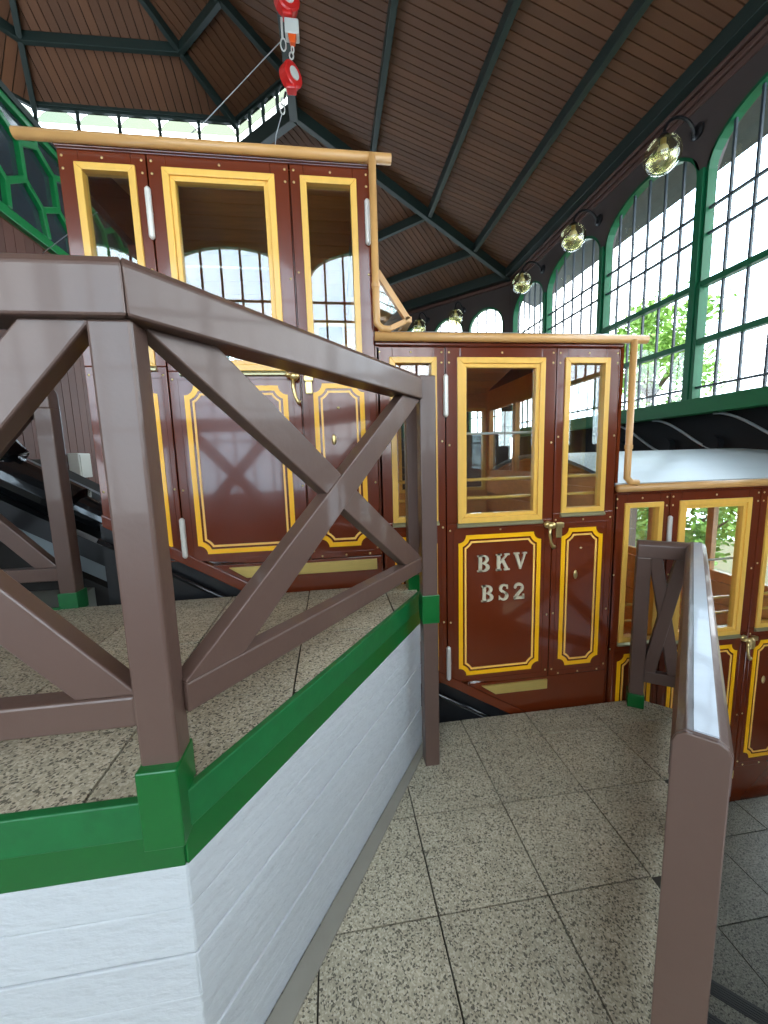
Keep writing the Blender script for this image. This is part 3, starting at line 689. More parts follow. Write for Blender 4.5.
xbrace((-1.32,.925),(CP[0]-.04,.925),ZU+.27,ZR-.119,rl)
xbrace((-2.26,.925),(-1.40,.925),ZU+.27,ZR-.119,rl)
pa = Vector((CP[0],CP[1],0)); pb = Vector((EP[0],EP[1],0)); dd = (pb-pa).normalized()
p0 = pa+dd*.05; p1 = pb-dd*.105
MB().bar((p0.x,p0.y,ZU+.222),(p1.x,p1.y,ZU+.222),.06,.078).build('bottom_rail', 'rail', rl, bevel=.006)
xbrace(p0, p1, ZU+.26, ZR-.119, rl, w_=.105)
# tall end post standing on the lower floor, with its green collar, and the post on the platform corner
ep = thing('end_post', (EP[0]+.02,EP[1],0), 'tall brown post with a green collar at the corner of the white wall', 'post')
post(EP[0]+.004, EP[1]-.055, 0, H+.415, ep, w_=.085)
MB().box(EP[0]-.043,EP[0]+.052,EP[1]-.103,EP[1]-.006,ZU-.115,ZU+.045).build('collar', 'green', ep, bevel=.003)
cp = thing('corner_post', (.475,2.285,ZU), 'dark brown post with green foot on the platform corner beside the car', 'post')
post(.475, 2.285, ZU+.08, H+.36, cp, w_=.075)
MB().box(.43,.52,2.24,2.33,ZU-.02,ZU+.09).build('foot', 'green', cp, bevel=.003)

# second railing left of the upper car
r2 = thing('railing', (-1.51,2.40,ZU), 'brown railing with green-footed post left of the upper car', 'railing')
handrail_path([(-3.0,2.40),(-1.47,2.40)], H+.43, r2, w_=.09)
post(-1.51, 2.40, ZU+.06, H+.325, r2, w_=.085)
MB().box(-1.56,-1.46,2.35,2.45,ZU-.02,ZU+.09).build('post_foot', 'green_worn', r2, bevel=.004)
MB().box(-1.95,-1.55,2.34,2.36,ZU-.003,ZU+.012).build('floor_strip', 'green_worn', r2)
MB().box(-3.0,-1.55,2.37,2.43,ZU+.16,ZU+.235).build('bottom_rail', 'rail', r2, bevel=.005)
xbrace((-2.45,2.40),(-1.555,2.40),ZU+.235,H+.325,r2,w_=.09)

# right railing on the middle platform
ZR2 = H-.59
N0 = Vector((.737,.648,0)); N1 = Vector((2.285,2.155,0)); N2 = Vector((2.055,2.312,0))
d1 = (N1-N0).normalized(); sd = Vector((d1.y,-d1.x,0))
rr_ = thing('railing', (N0.x,N0.y,0), 'brown railing with rounded end post and pale top strip at right', 'railing')
prof = [(-.052,-.12),(.052,-.12),(.052,-.03),(.044,-.012),(.028,0),(-.028,0),(-.044,-.012),(-.052,-.03)]
L8 = len(prof)
ra = [N0+d1*.008+sd*a_+Vector((0,0,ZR2+z)) for a_, z in prof]; rb = [N1+d1*.04+sd*a_+Vector((0,0,ZR2+z)) for a_, z in prof]
MB().add(ra+rb, [(j,(j+1)%L8,(j+1)%L8+L8,j+L8) for j in range(L8)]+[tuple(range(L8))[::-1],tuple(range(L8,2*L8))]).build('handrail', 'rail', rr_, bevel=.003)
c0 = N0+d1*.012; c1 = N1+d1*.01
MB().prism([c0-sd*.014+Vector((0,0,ZR2)), c0+sd*.027+Vector((0,0,ZR2)), c1+sd*.027+Vector((0,0,ZR2)), c1-sd*.014+Vector((0,0,ZR2))], (0,0,.004)).build('pale_top_strip', 'rail_cap', rr_)  # thin pale strip laid along the handrail top
MB().prism([N0+sd*a_+Vector((0,0,z)) for a_, z in ((-.050,0),(.050,0),(.050,ZR2-.03),(.043,ZR2-.013),(.027,ZR2-.002),(-.027,ZR2-.002),(-.043,ZR2-.013),(-.050,ZR2-.03))], d1*.07).build('post', 'rail', rr_, bevel=.003)
q0 = N0+d1*.08
MB().bar((q0.x,q0.y,.2),(N1.x,N1.y,.2),.05,.08).build('bottom_rail', 'rail', rr_, bevel=.004)
mid = (N0+N1)/2
post(mid.x, mid.y, 0, ZR2-.12, rr_, ang=math.atan2(d1.y,d1.x), w_=.08)
xbrace(q0, mid-d1*.04, .24, ZR2-.12, rr_, w_=.08)
xbrace(mid+d1*.04, N1-d1*.04, .24, ZR2-.12, rr_, w_=.08)
post(N1.x, N1.y, 0, ZR2-.11, rr_, ang=math.atan2(d1.y,d1.x), w_=.085)
handrail_path([(N1.x,N1.y),(N2.x-.03,N2.y+.025)], ZR2, rr_, w_=.09, h=.11)
d2 = (N2-N1).normalized()
post(N2.x, N2.y, .09, ZR2-.108, rr_, ang=math.atan2(d2.y,d2.x), w_=.085)
MB().prism([N2+d2*a_+Vector((d2.y,-d2.x,0))*b_ for a_, b_ in ((-.05,-.05),(.05,-.05),(.05,.05),(-.05,.05))], (0,0,.1)).build('post_foot', 'green', rr_, bevel=.004)
xbrace(N1+d2*.04, N2-d2*.04, .27, ZR2-.108, rr_, w_=.075)
MB().bar((N1.x,N1.y,.23),(N2.x,N2.y,.23),.05,.08).build('bottom_rail', 'rail', rr_, bevel=.004)

# ================================================================== FUNICULAR CAR
car = thing('funicular_car', (.72,3.5,tz(.72)+.05), 'maroon stepped funicular car with yellow-framed windows and brass door letters', 'railcar')
YB = 4.55
def outline(x0, x1, z0, z1, ins, r):
    pts = []; N = 6; R = r+ins
    e = math.sqrt(max(1e-9,R*R-ins*ins)); a0 = math.atan2(ins, e)
    for (cx, cz, st) in ((x0,z0,0),(x1,z0,1),(x1,z1,2),(x0,z1,3)):
        for k in range(N+1):
            a_ = a0+(math.pi/2-2*a0)*k/N
            lx, lz = R*math.cos(a_), R*math.sin(a_)
            if st == 0: p = (cx+R*math.sin(a_), cz+R*math.cos(a_)); p = (cx+lz, cz+lx)
            elif st == 1: p = (cx-lx, cz+lz)
            elif st == 2: p = (cx-lz, cz-lx)
            else: p = (cx+lx, cz-lz)
            pts.append(p)
    return pts
def ribbon(name, m, par, x0, x1, z0, z1, i0, i1, r, y0, y1):
    a_ = outline(x0,x1,z0,z1,i0,r); b_ = outline(x0,x1,z0,z1,i1,r); n = len(a_); mb = MB()
    for k in range(n):
        j = (k+1) % n
        mb.add([(a_[k][0],y0,a_[k][1]),(a_[j][0],y0,a_[j][1]),(b_[j][0],y0,b_[j][1]),(b_[k][0],y0,b_[k][1]),
                (a_[k][0],y1,a_[k][1]),(a_[j][0],y1,a_[j][1]),(b_[j][0],y1,b_[j][1]),(b_[k][0],y1,b_[k][1])],
               [(0,1,2,3),(0,4,5,1),(3,2,6,7)])
    return mb.build(name, m, par)
def frame4(name, m, par, x0, x1, z0, z1, w_, y0, y1, bevel=.003):
    mb = MB()
    o_ = [(x0,z0),(x1,z0),(x1,z1),(x0,z1)]; i_ = [(x0+w_,z0+w_),(x1-w_,z0+w_),(x1-w_,z1-w_),(x0+w_,z1-w_)]
    for k in range(4):
        j = (k+1) % 4
        mb.prism([(o_[k][0],y0,o_[k][1]),(o_[j][0],y0,o_[j][1]),(i_[j][0],y0,i_[j][1]),(i_[k][0],y0,i_[k][1])], (0,y1-y0,0))
    return mb.build(name, m, par, bevel=bevel)
def dots(par, pts, y, r=.007):
    mb = MB()
    for x, z in pts: mb.ball((x,y,z), r, 8, 4, (1,.5,1))
    o = mb.build('screws', 'brass', par, smooth=True); o['kind'] = 'stuff'
    return o
def hinge(par, x, z0, z1):
    mb = MB(); n = 8
    mb.tube([(x,YF-.012,z0),(x,YF-.012,z0+.008),(x,YF-.012,z0+.012),(x,YF-.012,z1-.012),(x,YF-.012,z1-.008),(x,YF-.012,z1)], [.006,.013,.0155,.0155,.013,.006], 12)
    zm_ = (z0+z1)/2
    mb.tube([(x,YF-.012,zm_-.003),(x,YF-.012,zm_+.003)], .0165, 12)
    return mb.build('hinge', 'steel', par, smooth=False)
def leaf(name, X, Z, xa, xb, win, pan, sash, label=None, zbot=-1.545, ztop=.66, skirt=None, y=YF):
    """one upright leaf of the car side: body, yellow window frame, pane, panel with painted lines"""
    wx0,wx1,wz0,wz1 = [v+(X if i < 2 else Z) for i, v in enumerate(win)]
    px0,px1,pz0,pz1 = [v+(X if i < 2 else Z) for i, v in enumerate(pan)]
    g = .0035; a_, b_ = X+xa+g, X+xb-g; zt, zb = Z+ztop, Z+zbot
    lf = thing(name, ((a_+b_)/2, y, zb), label or '')
    del lf['label']
    if label: lf['label'] = label
    lf.parent = car; lf.location = Vector(((a_+b_)/2, y, zb))-wloc(car)
    mb = MB(); y1 = y+.05
    mb.box(a_,wx0+.02,y,y1,wz0,zt); mb.box(wx1-.02,b_,y,y1,wz0,zt); mb.box(wx0+.02,wx1-.02,y,y1,wz1-.02,zt)
    if skirt:
        sz = lambda x: max(zb, Z+skirt[1]-SL*(x-X-skirt[0]))
        pts = [(a_,y,wz0),(a_,y,sz(a_)),((a_+b_)/2,y,sz((a_+b_)/2)),(b_,y,sz(b_)),(b_,y,wz0)]
        mb.prism(pts,(0,.05,0))
    else: mb.box(a_,b_,y,y1,zb,wz0)
    mb.build('body', 'maroon', lf, bevel=.004)
    frame4('window_frame', 'frame', lf, wx0, wx1, wz0, wz1, .035, y-.012, y+.045)
    if sash: frame4('sash', 'frame', lf, wx0+.035, wx1-.035, wz0+.035, wz1-.035, .025, y-.003, y+.04)
    i_ = .035+(.025 if sash else 0)-.003
    MB().box(wx0+i_,wx1-i_,y+.018,y+.023,wz0+i_,wz1-i_).build('pane', 'carglass', lf)
    MB().prism([(wx0-.004,y+.0,wz0-.03),(wx0-.004,y-.02,wz0-.024),(wx0-.004,y-.02,wz0-.014),(wx0-.004,y,wz0+.004)], (wx1-wx0+.008,0,0)).build('sill', 'sillmetal', lf)
    # moulded panel, painted lines
    mb = MB(); oo = outline(px0-.03,px1+.03,pz0-.03,pz1+.03,0,.0001)
    frame4('panel_bead', 'maroon', lf, px0-.034, px1+.034, pz0-.04, pz1+.04, .008, y-.0035, y+.002, bevel=.001)
    ribbon('yellow_line', 'yellow', lf, px0, px1, pz0, pz1, 0, .028, .052, y-.0035, y+.001)
    ribbon('orange_line', 'orange', lf, px0, px1, pz0, pz1, .041, .053, .052, y-.0035, y+.001)
    e = .02
    pp = [(a_+e,zt-e-.01),((a_+b_)/2,zt-e-.01),(b_-e,zt-e-.01),(a_+e,zt-.09),(b_-e,zt-.09),(a_+e,wz0+.5),(b_-e,wz0+.5),(a_+e,wz0-.045),(b_-e,wz0-.045),((a_+b_)/2,wz0-.05),(a_+e,(pz0+pz1)/2-.1),(b_-e,(pz0+pz1)/2-.1),(a_+e,pz0-.02),(b_-e,pz0-.02),(a_+.07,pz0-.055),((a_+b_)/2,pz0-.055),(b_-.07,pz0-.055)]
    if skirt: pp = [p for p in pp if p[1] > sz(p[0])+.03]
    dots(lf, pp, y)
    return lf

# ---- letter strokes (unit height), serif capitals
def letter_mesh(ch, x, z, w_, h, y0, y1, par):
    mb = MB()
    def poly(pts): mb.prism([(x+p[0]*w_, y0, z+p[1]*h) for p in pts], (0, y1-y0, 0))
    def rect(a_, b_, c, d): poly([(a_,c),(b_,c),(b_,d),(a_,d)])
    def arc(cx, cz, rx, rz, t0, t1, th0, th1, n=10):
        for i in range(n):
            a0, a1 = math.radians(t0+(t1-t0)*i/n), math.radians(t0+(t1-t0)*(i+1)/n)
            f0 = th0+(th1-th0)*math.sin(math.pi*i/n); f1 = th0+(th1-th0)*math.sin(math.pi*(i+1)/n)
            g = h/w_
            poly([(cx+rx*math.cos(a0),cz+rz*math.sin(a0)),(cx+rx*math.cos(a1),cz+rz*math.sin(a1)),
                  (cx+(rx-f1*g)*math.cos(a1),cz+(rz-f1)*math.sin(a1)),(cx+(rx-f0*g)*math.cos(a0),cz+(rz-f0)*math.sin(a0))])
    if ch == 'B':
        rect(.10,.36,0,1); rect(0,.5,0,.09); rect(0,.5,.91,1); rect(.36,.52,.475,.565)
        arc(.5,.745,.40,.255,-90,90,.09,.19); arc(.52,.26,.46,.26,-90,90,.09,.2)
    elif ch == 'K':
        rect(.08,.30,0,1); rect(0,.40,0,.09); rect(0,.40,.91,1)
        poly([(.30,.40),(.30,.52),(.74,.93),(.86,.93)]); rect(.62,.98,.91,1)
        poly([(.42,.52),(.58,.66),(.92,.07),(.68,.07)]); rect(.58,1.0,0,.09)
    elif ch == 'V':
        poly([(.08,.93),(.32,.93),(.58,.22),(.46,0)]); poly([(.46,0),(.56,0),(.92,.93),(.80,.93)])
        rect(0,.42,.91,1); rect(.68,1.0,.91,1)
    elif ch == 'S':
        arc(.5,.735,.42,.265,35,90,.11,.11,5); arc(.5,.735,.42,.265,90,250,.09,.17); 
        poly([(.30,.60),(.42,.66),(.86,.42),(.70,.32)])
        arc(.5,.275,.44,.275,70,-90,.09,.18); arc(.5,.275,.44,.275,-90,-150,.11,.11,5)
        rect(.78,.88,.70,.95); rect(.05,.15,.05,.30)
    elif ch == '2':
        arc(.48,.70,.42,.30,160,0,.10,.17); arc(.48,.70,.42,.30,0,-35,.17,.17,4)
        poly([(.62,.58),(.86,.56),(.36,.16),(.06,.02),(.06,.12)]); rect(.05,.90,0,.16); rect(.82,.95,0,.28)
        mb.ball((x+.17*w_,(y0+y1)/2,z+.74*h), .10*h, 10, 6, (1,.1,1))
    return mb.build('letter', 'pewter', par)

PITCH_X, PITCH_Z = 1.595, -.945
comps = []
for k in (-1, 0, 1):
    X = .718+PITCH_X*k; Z = H+PITCH_Z*k
    nm_ = ('uppermost', 'middle', 'lowest')[k+1]
    # three leaves
    lfL = leaf('side_panel', X, Z, -.425, 0, (-.345,-.055,-.40,.60), (-.34,-.062,-1.47,-.495), False, nm_+' compartment, narrow panel left of the door', skirt=(-.06,-1.47))
    dr = leaf('door', X, Z, 0, .727, (.074,.648,-.425,.60), (.078,.648,-1.475,-.505), True, nm_+' compartment, door with brass handle', skirt=(-.06,-1.47))
    lfR = leaf('side_panel', X, Z, .727, 1.17, (.783,1.092,-.39,.602), (.795,1.095,-1.475,-.495), False, nm_+' compartment, narrow panel right of the door')
    # below the leaves: rail, kick plate, sill board
    mb = MB(); zk = Z-1.56
    lowx = [(-.425,-1.50+.2),(0,-1.545)]
    mb.prism([(X+.13,YF+.006,Z-1.55),(X+1.17,YF+.006,Z-1.55),(X+1.17,YF+.006,Z-1.88),(X+.55,YF+.006,Z-1.88)], (0,.05,0)).build('sill_board', 'maroon', car, bevel=.003)
    MB().prism([(X+.24,YF-.006,Z-1.567),(X+(1.14 if k == -1 else .72),YF-.006,Z-1.567),(X+(1.14 if k == -1 else .72),YF-.006,Z-1.635),(X+.34,YF-.006,Z-1.635)], (0,.014,0)).build('kick_plate', 'brassplate', car, bevel=.002)
    MB().prism([(X-.425,YF-.012,Z-1.209),(X-.425,YF-.012,Z-1.279),(X+.62,YF-.012,Z-1.27-SL*1.06),(X+.62,YF-.012,Z-1.20-SL*1.06)], (0,.06,0)).build('sloping_trim', 'maroon', car, bevel=.004)
    # head rail, cornice, gutter bar
    MB().box(X-.425,X+1.17,YF-.004,YF+.05,Z+.66,Z+.70).build('head_rail', 'maroon', car, bevel=.006)
    MB().box(X-.425,X+1.17,YF-.018,YF+.03,Z+.664,Z+.682).build('cornice', 'maroon', car, bevel=.004)
    yg = YF-.035
    x0 = X-(.585 if k == -1 else .43)
    MB().tube([(x0,yg,Z+(.692 if k == -1 else .706)),(X+(1.285 if k == -1 else 1.315),yg,Z+(.692 if k == -1 else .706))], .026, 14).build('gutter', 'tan', car, smooth=True)
    MB().box(X-.425,X+1.17,yg+.01,YF+.06,Z+.685,Z+.712).build('gutter_board', 'maroon', car)
    # roof barrel over the compartment and wooden ceiling under it
    N = 12; mb = MB(); cl_ = MB()
    ya, yb = YF-.01, YB+.06; cyc = (ya+yb)/2; hy = (yb-ya)/2
    zr = lambda t, e=0: Z+.712+e+.215*(1-t*t)
    xr0, xr1 = X-.425, X+(1.62 if k == 1 else 1.20)
    for i in range(N):
        t0, t1 = -1+2*i/N, -1+2*(i+1)/N
        mb.prism([(xr0,cyc+hy*t0,zr(t0)),(xr0,cyc+hy*t1,zr(t1)),(xr0,cyc+hy*t1,zr(t1,.025)),(xr0,cyc+hy*t0,zr(t0,.025))], (xr1-xr0,0,0))
    ro = mb.build('roof', 'roof', car, smooth=False)
    for i in range(N):
        t0, t1 = -.97+1.94*i/N, -.97+1.94*(i+1)/N-.006
        MB().prism([(X-.40,cyc+hy*t0,zr(t0,-.03)),(X-.40,cyc+hy*t1,zr(t1,-.03)),(X-.40,cyc+hy*t1,zr(t1,-.012)),(X-.40,cyc+hy*t0,zr(t0,-.012))], (1.55,0,0)).build('ceiling_board', 'wood', car)
    # front edge moulding of the roof
    # downpipe at the right end
    xp = X+(1.178 if k == -1 else 1.218)
    MB().tube([(xp,yg-.012,Z+.70),(xp,yg-.012,Z-.10),(xp+.0,yg-.012,Z-.17),(xp+.03,yg-.012,Z-.20),(xp+.08,yg-.012,Z-.205)], .021, 12).build('downpipe', 'tan', car, smooth=True)
    MB().tube([(xp,yg-.012,Z+.02),(xp,yg-.012,Z+.045)], .025, 12).build('pipe_ring', 'tan', car)
    # covers added to stop light through the leaf gaps; corner posts and far side
    for xj in (0, .727): MB().box(X+xj-.012,X+xj+.012,YF+.051,YF+.06,Z-1.5,Z+.66).build('gap_cover', 'maroon', car)
    MB().box(X+1.17,X+1.19,YF,YF+.06,Z-1.83,Z+.70).build('corner_post', 'maroon', car)
    yb0 = YB-.05
    mb = MB()
    mb.box(X-.42,X+1.17,yb0,YB,Z-1.6,Z-.40); mb.box(X-.42,X+1.17,yb0,YB,Z+.56,Z+.74)
    for xx in (-.42,-.045,.0,.66,.72,1.11): mb.box(X+xx,X+xx+.06,yb0,YB,Z-.40,Z+.56)
    mb.build('far_side', 'wood', car)
    for xa_, xb_ in ((-.36,-.045),(.06,.66),(.78,1.11)):
        frame4('far_window_frame', 'frame', car, X+xa_, X+xb_, Z-.40, Z+.56, .04, yb0-.01, yb0+.03)
        MB().box(X+xa_+.03,X+xb_-.03,yb0+.012,yb0+.017,Z-.37,Z+.53).build('far_pane', 'carglass', car)
    # floor, downhill end wall, bench, guard bars
    MB().box(X-.42,X+1.17,YF+.06,YB-.06,Z-1.62,Z-1.57).build('floor_board', 'darkwood', car)
    xe = X+1.13
    mb = MB(); mb.box(xe,xe+.05,YF+.06,YB-.06,Z-1.57,Z-.16); mb.box(xe,xe+.05,YF+.06,YB-.06,Z+.52,Z+.74)
    for yy in (YF+.06,YF+.70,YF+1.38,YB-.12): mb.box(xe,xe+.05,yy,yy+.06,Z-.16,Z+.52)
    ew = mb.build('end_wall', 'wood', car)
    for ya_, yb_ in ((YF+.12,YF+.70),(YF+.76,YF+1.38),(YF+1.44,YB-.12)):
        MB().box(xe+.02,xe+.025,ya_,yb_,Z-.16,Z+.52).build('end_pane', 'carglass', car)
    mb = MB(); mb.prism([(xe-.004,YF+.06,Z+.74),(xe-.004,cyc,Z+.93),(xe-.004,YB-.06,Z+.74)], (.05,0,0)).build('gable_board', 'darkwood', car)
    # uphill bench
    be = thing('bench', (X-.2,cyc,Z-1.57), ''); del be['label']; be.parent = car; be.location = be.location-wloc(car)
    for sx in range(4): MB().box(X-.40+sx*.095,X-.312+sx*.095,YF+.12,YB-.12,Z-1.15,Z-1.12).build('seat_slat', 'wood', be, bevel=.004)
    for sx in range(3): MB().box(X-.40,X-.375,YF+.12,YB-.12,Z-1.0+sx*.2,Z-.84+sx*.2).build('back_slat', 'wood', be, bevel=.004)
    b2 = thing('bench', (X+.9,cyc,Z-1.57), ''); del b2['label']; b2.parent = car; b2.location = b2.location-wloc(car)
    for sx in range(4): MB().box(xe-.40+sx*.095,xe-.312+sx*.095,YF+.12,YB-.12,Z-1.15,Z-1.12).build('seat_slat', 'wood', b2, bevel=.004)
    for sx in range(4): MB().box(xe-.03,xe-.005,YF+.12,YB-.12,Z-1.02+sx*.2,Z-.84+sx*.2).build('back_slat', 'wood', b2, bevel=.004)
    for sx in range(3): MB().box(X+.2+sx*.3,X+.23+sx*.3,YF+.4,YF+.43,Z-1.5,Z-1.2).build('bench_leg', 'darkwood', be)
    # guard bars behind the windows
    for xa_, xb_ in ((-.33,-.07),(.10,.62),(.80,1.08)):
        for zz in (-.15,-.27): MB().tube([(X+xa_,YF+.055,Z+zz),(X+xb_,YF+.055,Z+zz)], .011, 8).build('guard_bar', 'frame', car, smooth=True)
    MB().tube([(X+.10,YF+.05,Z+.145),(X+.62,YF+.05,Z+.145)], .008, 8).build('guard_bar', 'steel', car, smooth=True)
    # underframe
    mb = MB(); mb.prism([(X-.46,YF+.03,Z-1.27),(X-.46,YF+.03,Z-1.75),(X+1.2,YF+.03,Z-1.75-SL*1.66),(X+1.2,YF+.03,Z-1.27-SL*1.66)], (0,.09,0)).build('underframe', 'black', car)
    MB().tube([(X-.46,YF+.0,Z-1.36),(X+1.2,YF+.0,Z-1.36-SL*1.66)], .016, 8).build('brake_rod', 'blackgloss', car, smooth=True)
    # hardware
    hinge(dr, X-.002, Z+.245, Z+.50); hinge(dr, X+.004, Z-1.49, Z-1.25)
    if k == -1: hinge(lfR, X+1.148, Z+.26, Z+.50)
    hx, hz = X+.690, Z-.462
    kn = MB(); kn.tube([(hx,YF,hz),(hx,YF-.012,hz),(hx,YF-.014,hz),(hx,YF-.04,hz)], [.024,.024,.013,.013], 14)
    kn.ball((hx+.005,YF-.048,hz), .026, 14, 9, (1.15,.8,.9)); kn.ball((hx-.03,YF-.045,hz+.008), .016, 10, 7)
    hd = kn.build('handle', 'brass', dr, smooth=True)
    MB().tube([(hx-.004,YF-.045,hz-.012),(hx-.006,YF-.046,hz-.06),(hx+.004,YF-.044,hz-.11),(hx+.018,YF-.042,hz-.14),(hx+.03,YF-.04,hz-.148)], [.011,.009,.009,.011,.015], 10).build('handle_lever', 'brass', dr, smooth=True)
    MB().box(X+.752,X+.792,YF-.012,YF,Z-.555,Z-.45).build('latch_plate', 'brass', lfR, bevel=.004)
    MB().box(X+.745,X+.80,YF-.022,YF-.008,Z-.485,Z-.452).build('latch_bolt', 'brass', lfR, bevel=.004)
    MB().ball((X+.905,YF-.003,Z-.82), .026, 14, 8, (.55,.25,1.2)).build('oval_plate', 'brass', lfR, smooth=True)
    MB().ball((X+.938,YF-.003,Z-.635), .010, 8, 5, (1,.5,.7)).build('screw', 'brass', lfR, smooth=True)
    if k == 0:
        for ch, x, z, w_ in (('B',.922,1.019,.085),('K',1.050,1.020,.095),('V',1.172,1.022,.092),('B',.950,.812,.085),('S',1.068,.812,.075),('2',1.174,.814,.08)):
            letter_mesh(ch, x, z, w_, .112, YF-.012, YF-.0, dr)
    comps.append((X, Z))
# uphill end wall of the car
X, Z = comps[0]
mb = MB(); mb.box(X-.425,X-.375,YF+.052,YB,Z-1.27,Z-.40); mb.box(X-.425,X-.375,YF+.052,YB,Z+.56,Z+.74)
for yy in (YF+.052,YF+.7,YF+1.4,YB-.08): mb.box(X-.425,X-.375,yy,yy+.08,Z-.40,Z+.56)
mb.build('end_wall', 'maroon', car)
for yy in (YF,YF+.7,YF+1.4): MB().box(X-.405,X-.40,yy+.08,min(yy+.7,YB-.08),Z-.40,Z+.56).build('end_pane', 'carglass', car)
MB().prism([(X-.425,YF+.02,Z+.74),(X-.425,(YF+YB)/2,Z+.93),(X-.425,YB-.02,Z+.74)], (.05,0,0)).build('gable_board', 'maroon', car)
# tilted hopper sash at the downhill end of the uppermost compartment
X, Z = comps[0]
hs_ = thing('hopper_sash', (X+1.2,YF+.1,Z-.03), ''); del hs_['label']; hs_['label'] = 'tan framed end window tilted open'
hs_.parent = car; hs_.location = hs_.location-wloc(car)
ta = Vector((X+1.20,0,Z+.145)); tb_ = Vector((X+1.38,0,Z-.12))
for yy in (YF+.05,YF+.62):
    MB().bar((ta.x,yy,ta.z),(tb_.x,yy,tb_.z),.04,.035).build('sash_rail', 'tan', hs_, bevel=.003)
MB().bar((tb_.x,YF+.03,tb_.z),(tb_.x,YF+.64,tb_.z),.04,.035).build('sash_rail', 'tan', hs_, bevel=.003)
MB().bar((tb_.x,YF+.05,tb_.z),(X+1.22,YF+.05,Z-.19),.03,.03).build('sash_rail', 'tan', hs_, bevel=.003)
MB().prism([(ta.x,YF+.06,ta.z),(ta.x,YF+.61,ta.z),(tb_.x,YF+.61,tb_.z),(tb_.x,YF+.06,tb_.z)], (.004,0,.004)).build('pane', 'carglass', hs_)

# ================================================================== SMALL THINGS AT LEFT: buffer pipe, rods
bp = thing('buffer_cylinder', (-2.2,2.95,1.4), 'glossy black cylinder sloping down beside the track at left', 'cylinder')
def onl(x, y, dz): return (x, y, tz(x)+dz)
MB().tube([onl(-3.0,2.95,.33),onl(-2.35,2.95,.33),onl(-2.33,2.95,.33),onl(-1.75,2.95,.33),onl(-1.73,2.95,.33),onl(-1.45,2.95,.33)], [.11,.11,.135,.135,.09,.09], 18).build('barrel', 'blackgloss', bp, smooth=False)
MB().tube([onl(-1.5,2.95,.33),onl(-1.34,2.95,.33)], .05, 14).build('piston_rod', 'steel', bp, smooth=True)
MB().tube([onl(-2.6,2.95,.55),onl(-2.35,2.95,.62),onl(-2.1,2.95,.45)], .10, 14).build('elbow', 'blackgloss', bp, smooth=True)
for yy in (2.84,3.2):
    o = MB().bar(onl(-4.0,yy,.12),onl(-1.36,yy,.12),.08,.12).build('guide_beam', 'black')
    tag(o, 'black guide beam under the cylinder, '+('near' if yy < 3 else 'far')+' side', 'beam', 'guide beams under the cylinder')

# ================================================================== REELS AND ROPE under the ceiling
def reel(c, r, label, tilt):
    t = thing('safety_reel', c, label, 'reel', 'red safety reels hanging under the lantern')
    ax = Vector((math.sin(tilt), -math.cos(tilt), 0)); c = Vector(c)
    MB().tube([c-ax*.055,c-ax*.045,c+ax*.045,c+ax*.055], [r*.85,r,r,r*.85], 20).build('housing', 'red', t)
    MB().tube([c+ax*.05,c+ax*.062], r*.5, 18).build('label_disc', 'box', t)
    MB().box(c.x-.05,c.x+.05,c.y-.045,c.y+.045,c.z-r*1.25,c.z-r*.7).build('nozzle', 'red', t, bevel=.015)
    MB().tube([c+Vector((0,0,r*.95)),c+Vector((0,0,r*1.25))], .02, 8).build('eye', 'steel', t)
def SC(p, k=.9): return (p[0]*k, p[1]*k, H+(p[2]-H)*k)
reel(SC((-.235,5.0,6.70)), .117, 'red safety reel cut by the top edge, above the grey box', .35)
reel(SC((-.235,5.0,5.985)), .108, 'red safety reel with white disc, hanging below the grey box', .75)
c_ = SC((-.235,5.0,6.70))
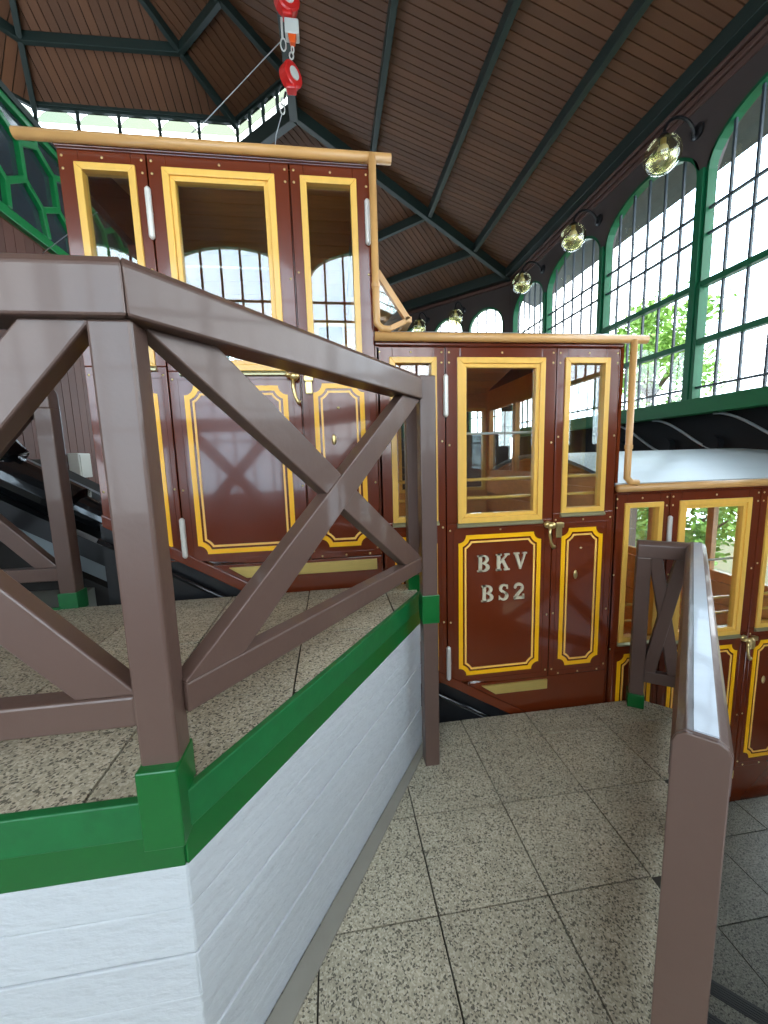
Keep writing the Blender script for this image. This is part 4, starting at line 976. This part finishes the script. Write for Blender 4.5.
hg = MB().tube([(c_[0],c_[1],c_[2]+.135),(c_[0]-.06,c_[1],ZC-.21)], .012, 6).build('hanger_strap', 'black'); tag(hg, 'black strap from the lantern curb to the upper red reel', 'strap')
hb = thing('hoist_box', SC((-.20,5.0,6.33)), 'small grey box with orange hook plate between the red reels', 'box')
def bxs(n_, m_, a_, b_, bv):
    a_, b_ = SC(a_), SC(b_); MB().box(a_[0],b_[0],a_[1],b_[1],a_[2],b_[2]).build(n_, m_, hb, bevel=bv)
bxs('case', 'box', (-.27,4.94,6.36), (-.12,5.06,6.50), .01)
MB().prism([SC(p) for p in ((-.24,4.95,6.36),(-.15,4.95,6.36),(-.17,4.95,6.28),(-.22,4.95,6.28))], (0,.05,0)).build('hook_plate', 'orangered', hb, bevel=.004)
def link(c, rx, rz, par, m='steel', yw=0.0):
    c = SC(c)
    MB().tube([(c[0]+rx*math.cos(t*math.pi/6),c[1]+yw*math.cos(t*math.pi/6),c[2]+rz*math.sin(t*math.pi/6)) for t in range(13)], .007, 6).build('link', m, par, smooth=True)
link((-.20,5.0,6.25), .012, .03, hb); link((-.215,5.0,6.19), .02, .03, hb)
MB().tube([SC((-.30,4.98,6.52)),SC((-.30,4.98,6.33))], .011, 8).build('shackle_bar', 'steel', hb)
link((-.295,4.98,6.27), .026, .055, hb)
rope = MB().tube([SC((-.33,4.98,6.29)),(-1.08,4.65,5.235),(-1.95,4.8,4.65),(-2.94,4.95,4.06)], .0045, 6).build('steel_rope', 'wire', smooth=True)
tag(rope, 'thin pale steel rope running diagonally from the grey box down to the left', 'rope')
hk = thing('rope_hook', SC((-.33,5.0,5.4)), 'small steel snap hook on a thin line above the upper car roof', 'hook')
MB().tube([SC((-.30,5.0,5.83)),SC((-.315,5.0,5.77))], .011, 6).build('strap', 'black', hk)
link((-.335,5.0,5.73), .018, .036, hk); link((-.345,5.0,5.66), .022, .045, hk)
MB().tube([SC(p) for p in ((-.355,5.0,5.61),(-.43,5.0,5.40),(-.5,5.0,4.95))], .0045, 6).build('line', 'wire', hk)
# droplight in the upper compartment
X, Z = comps[0]
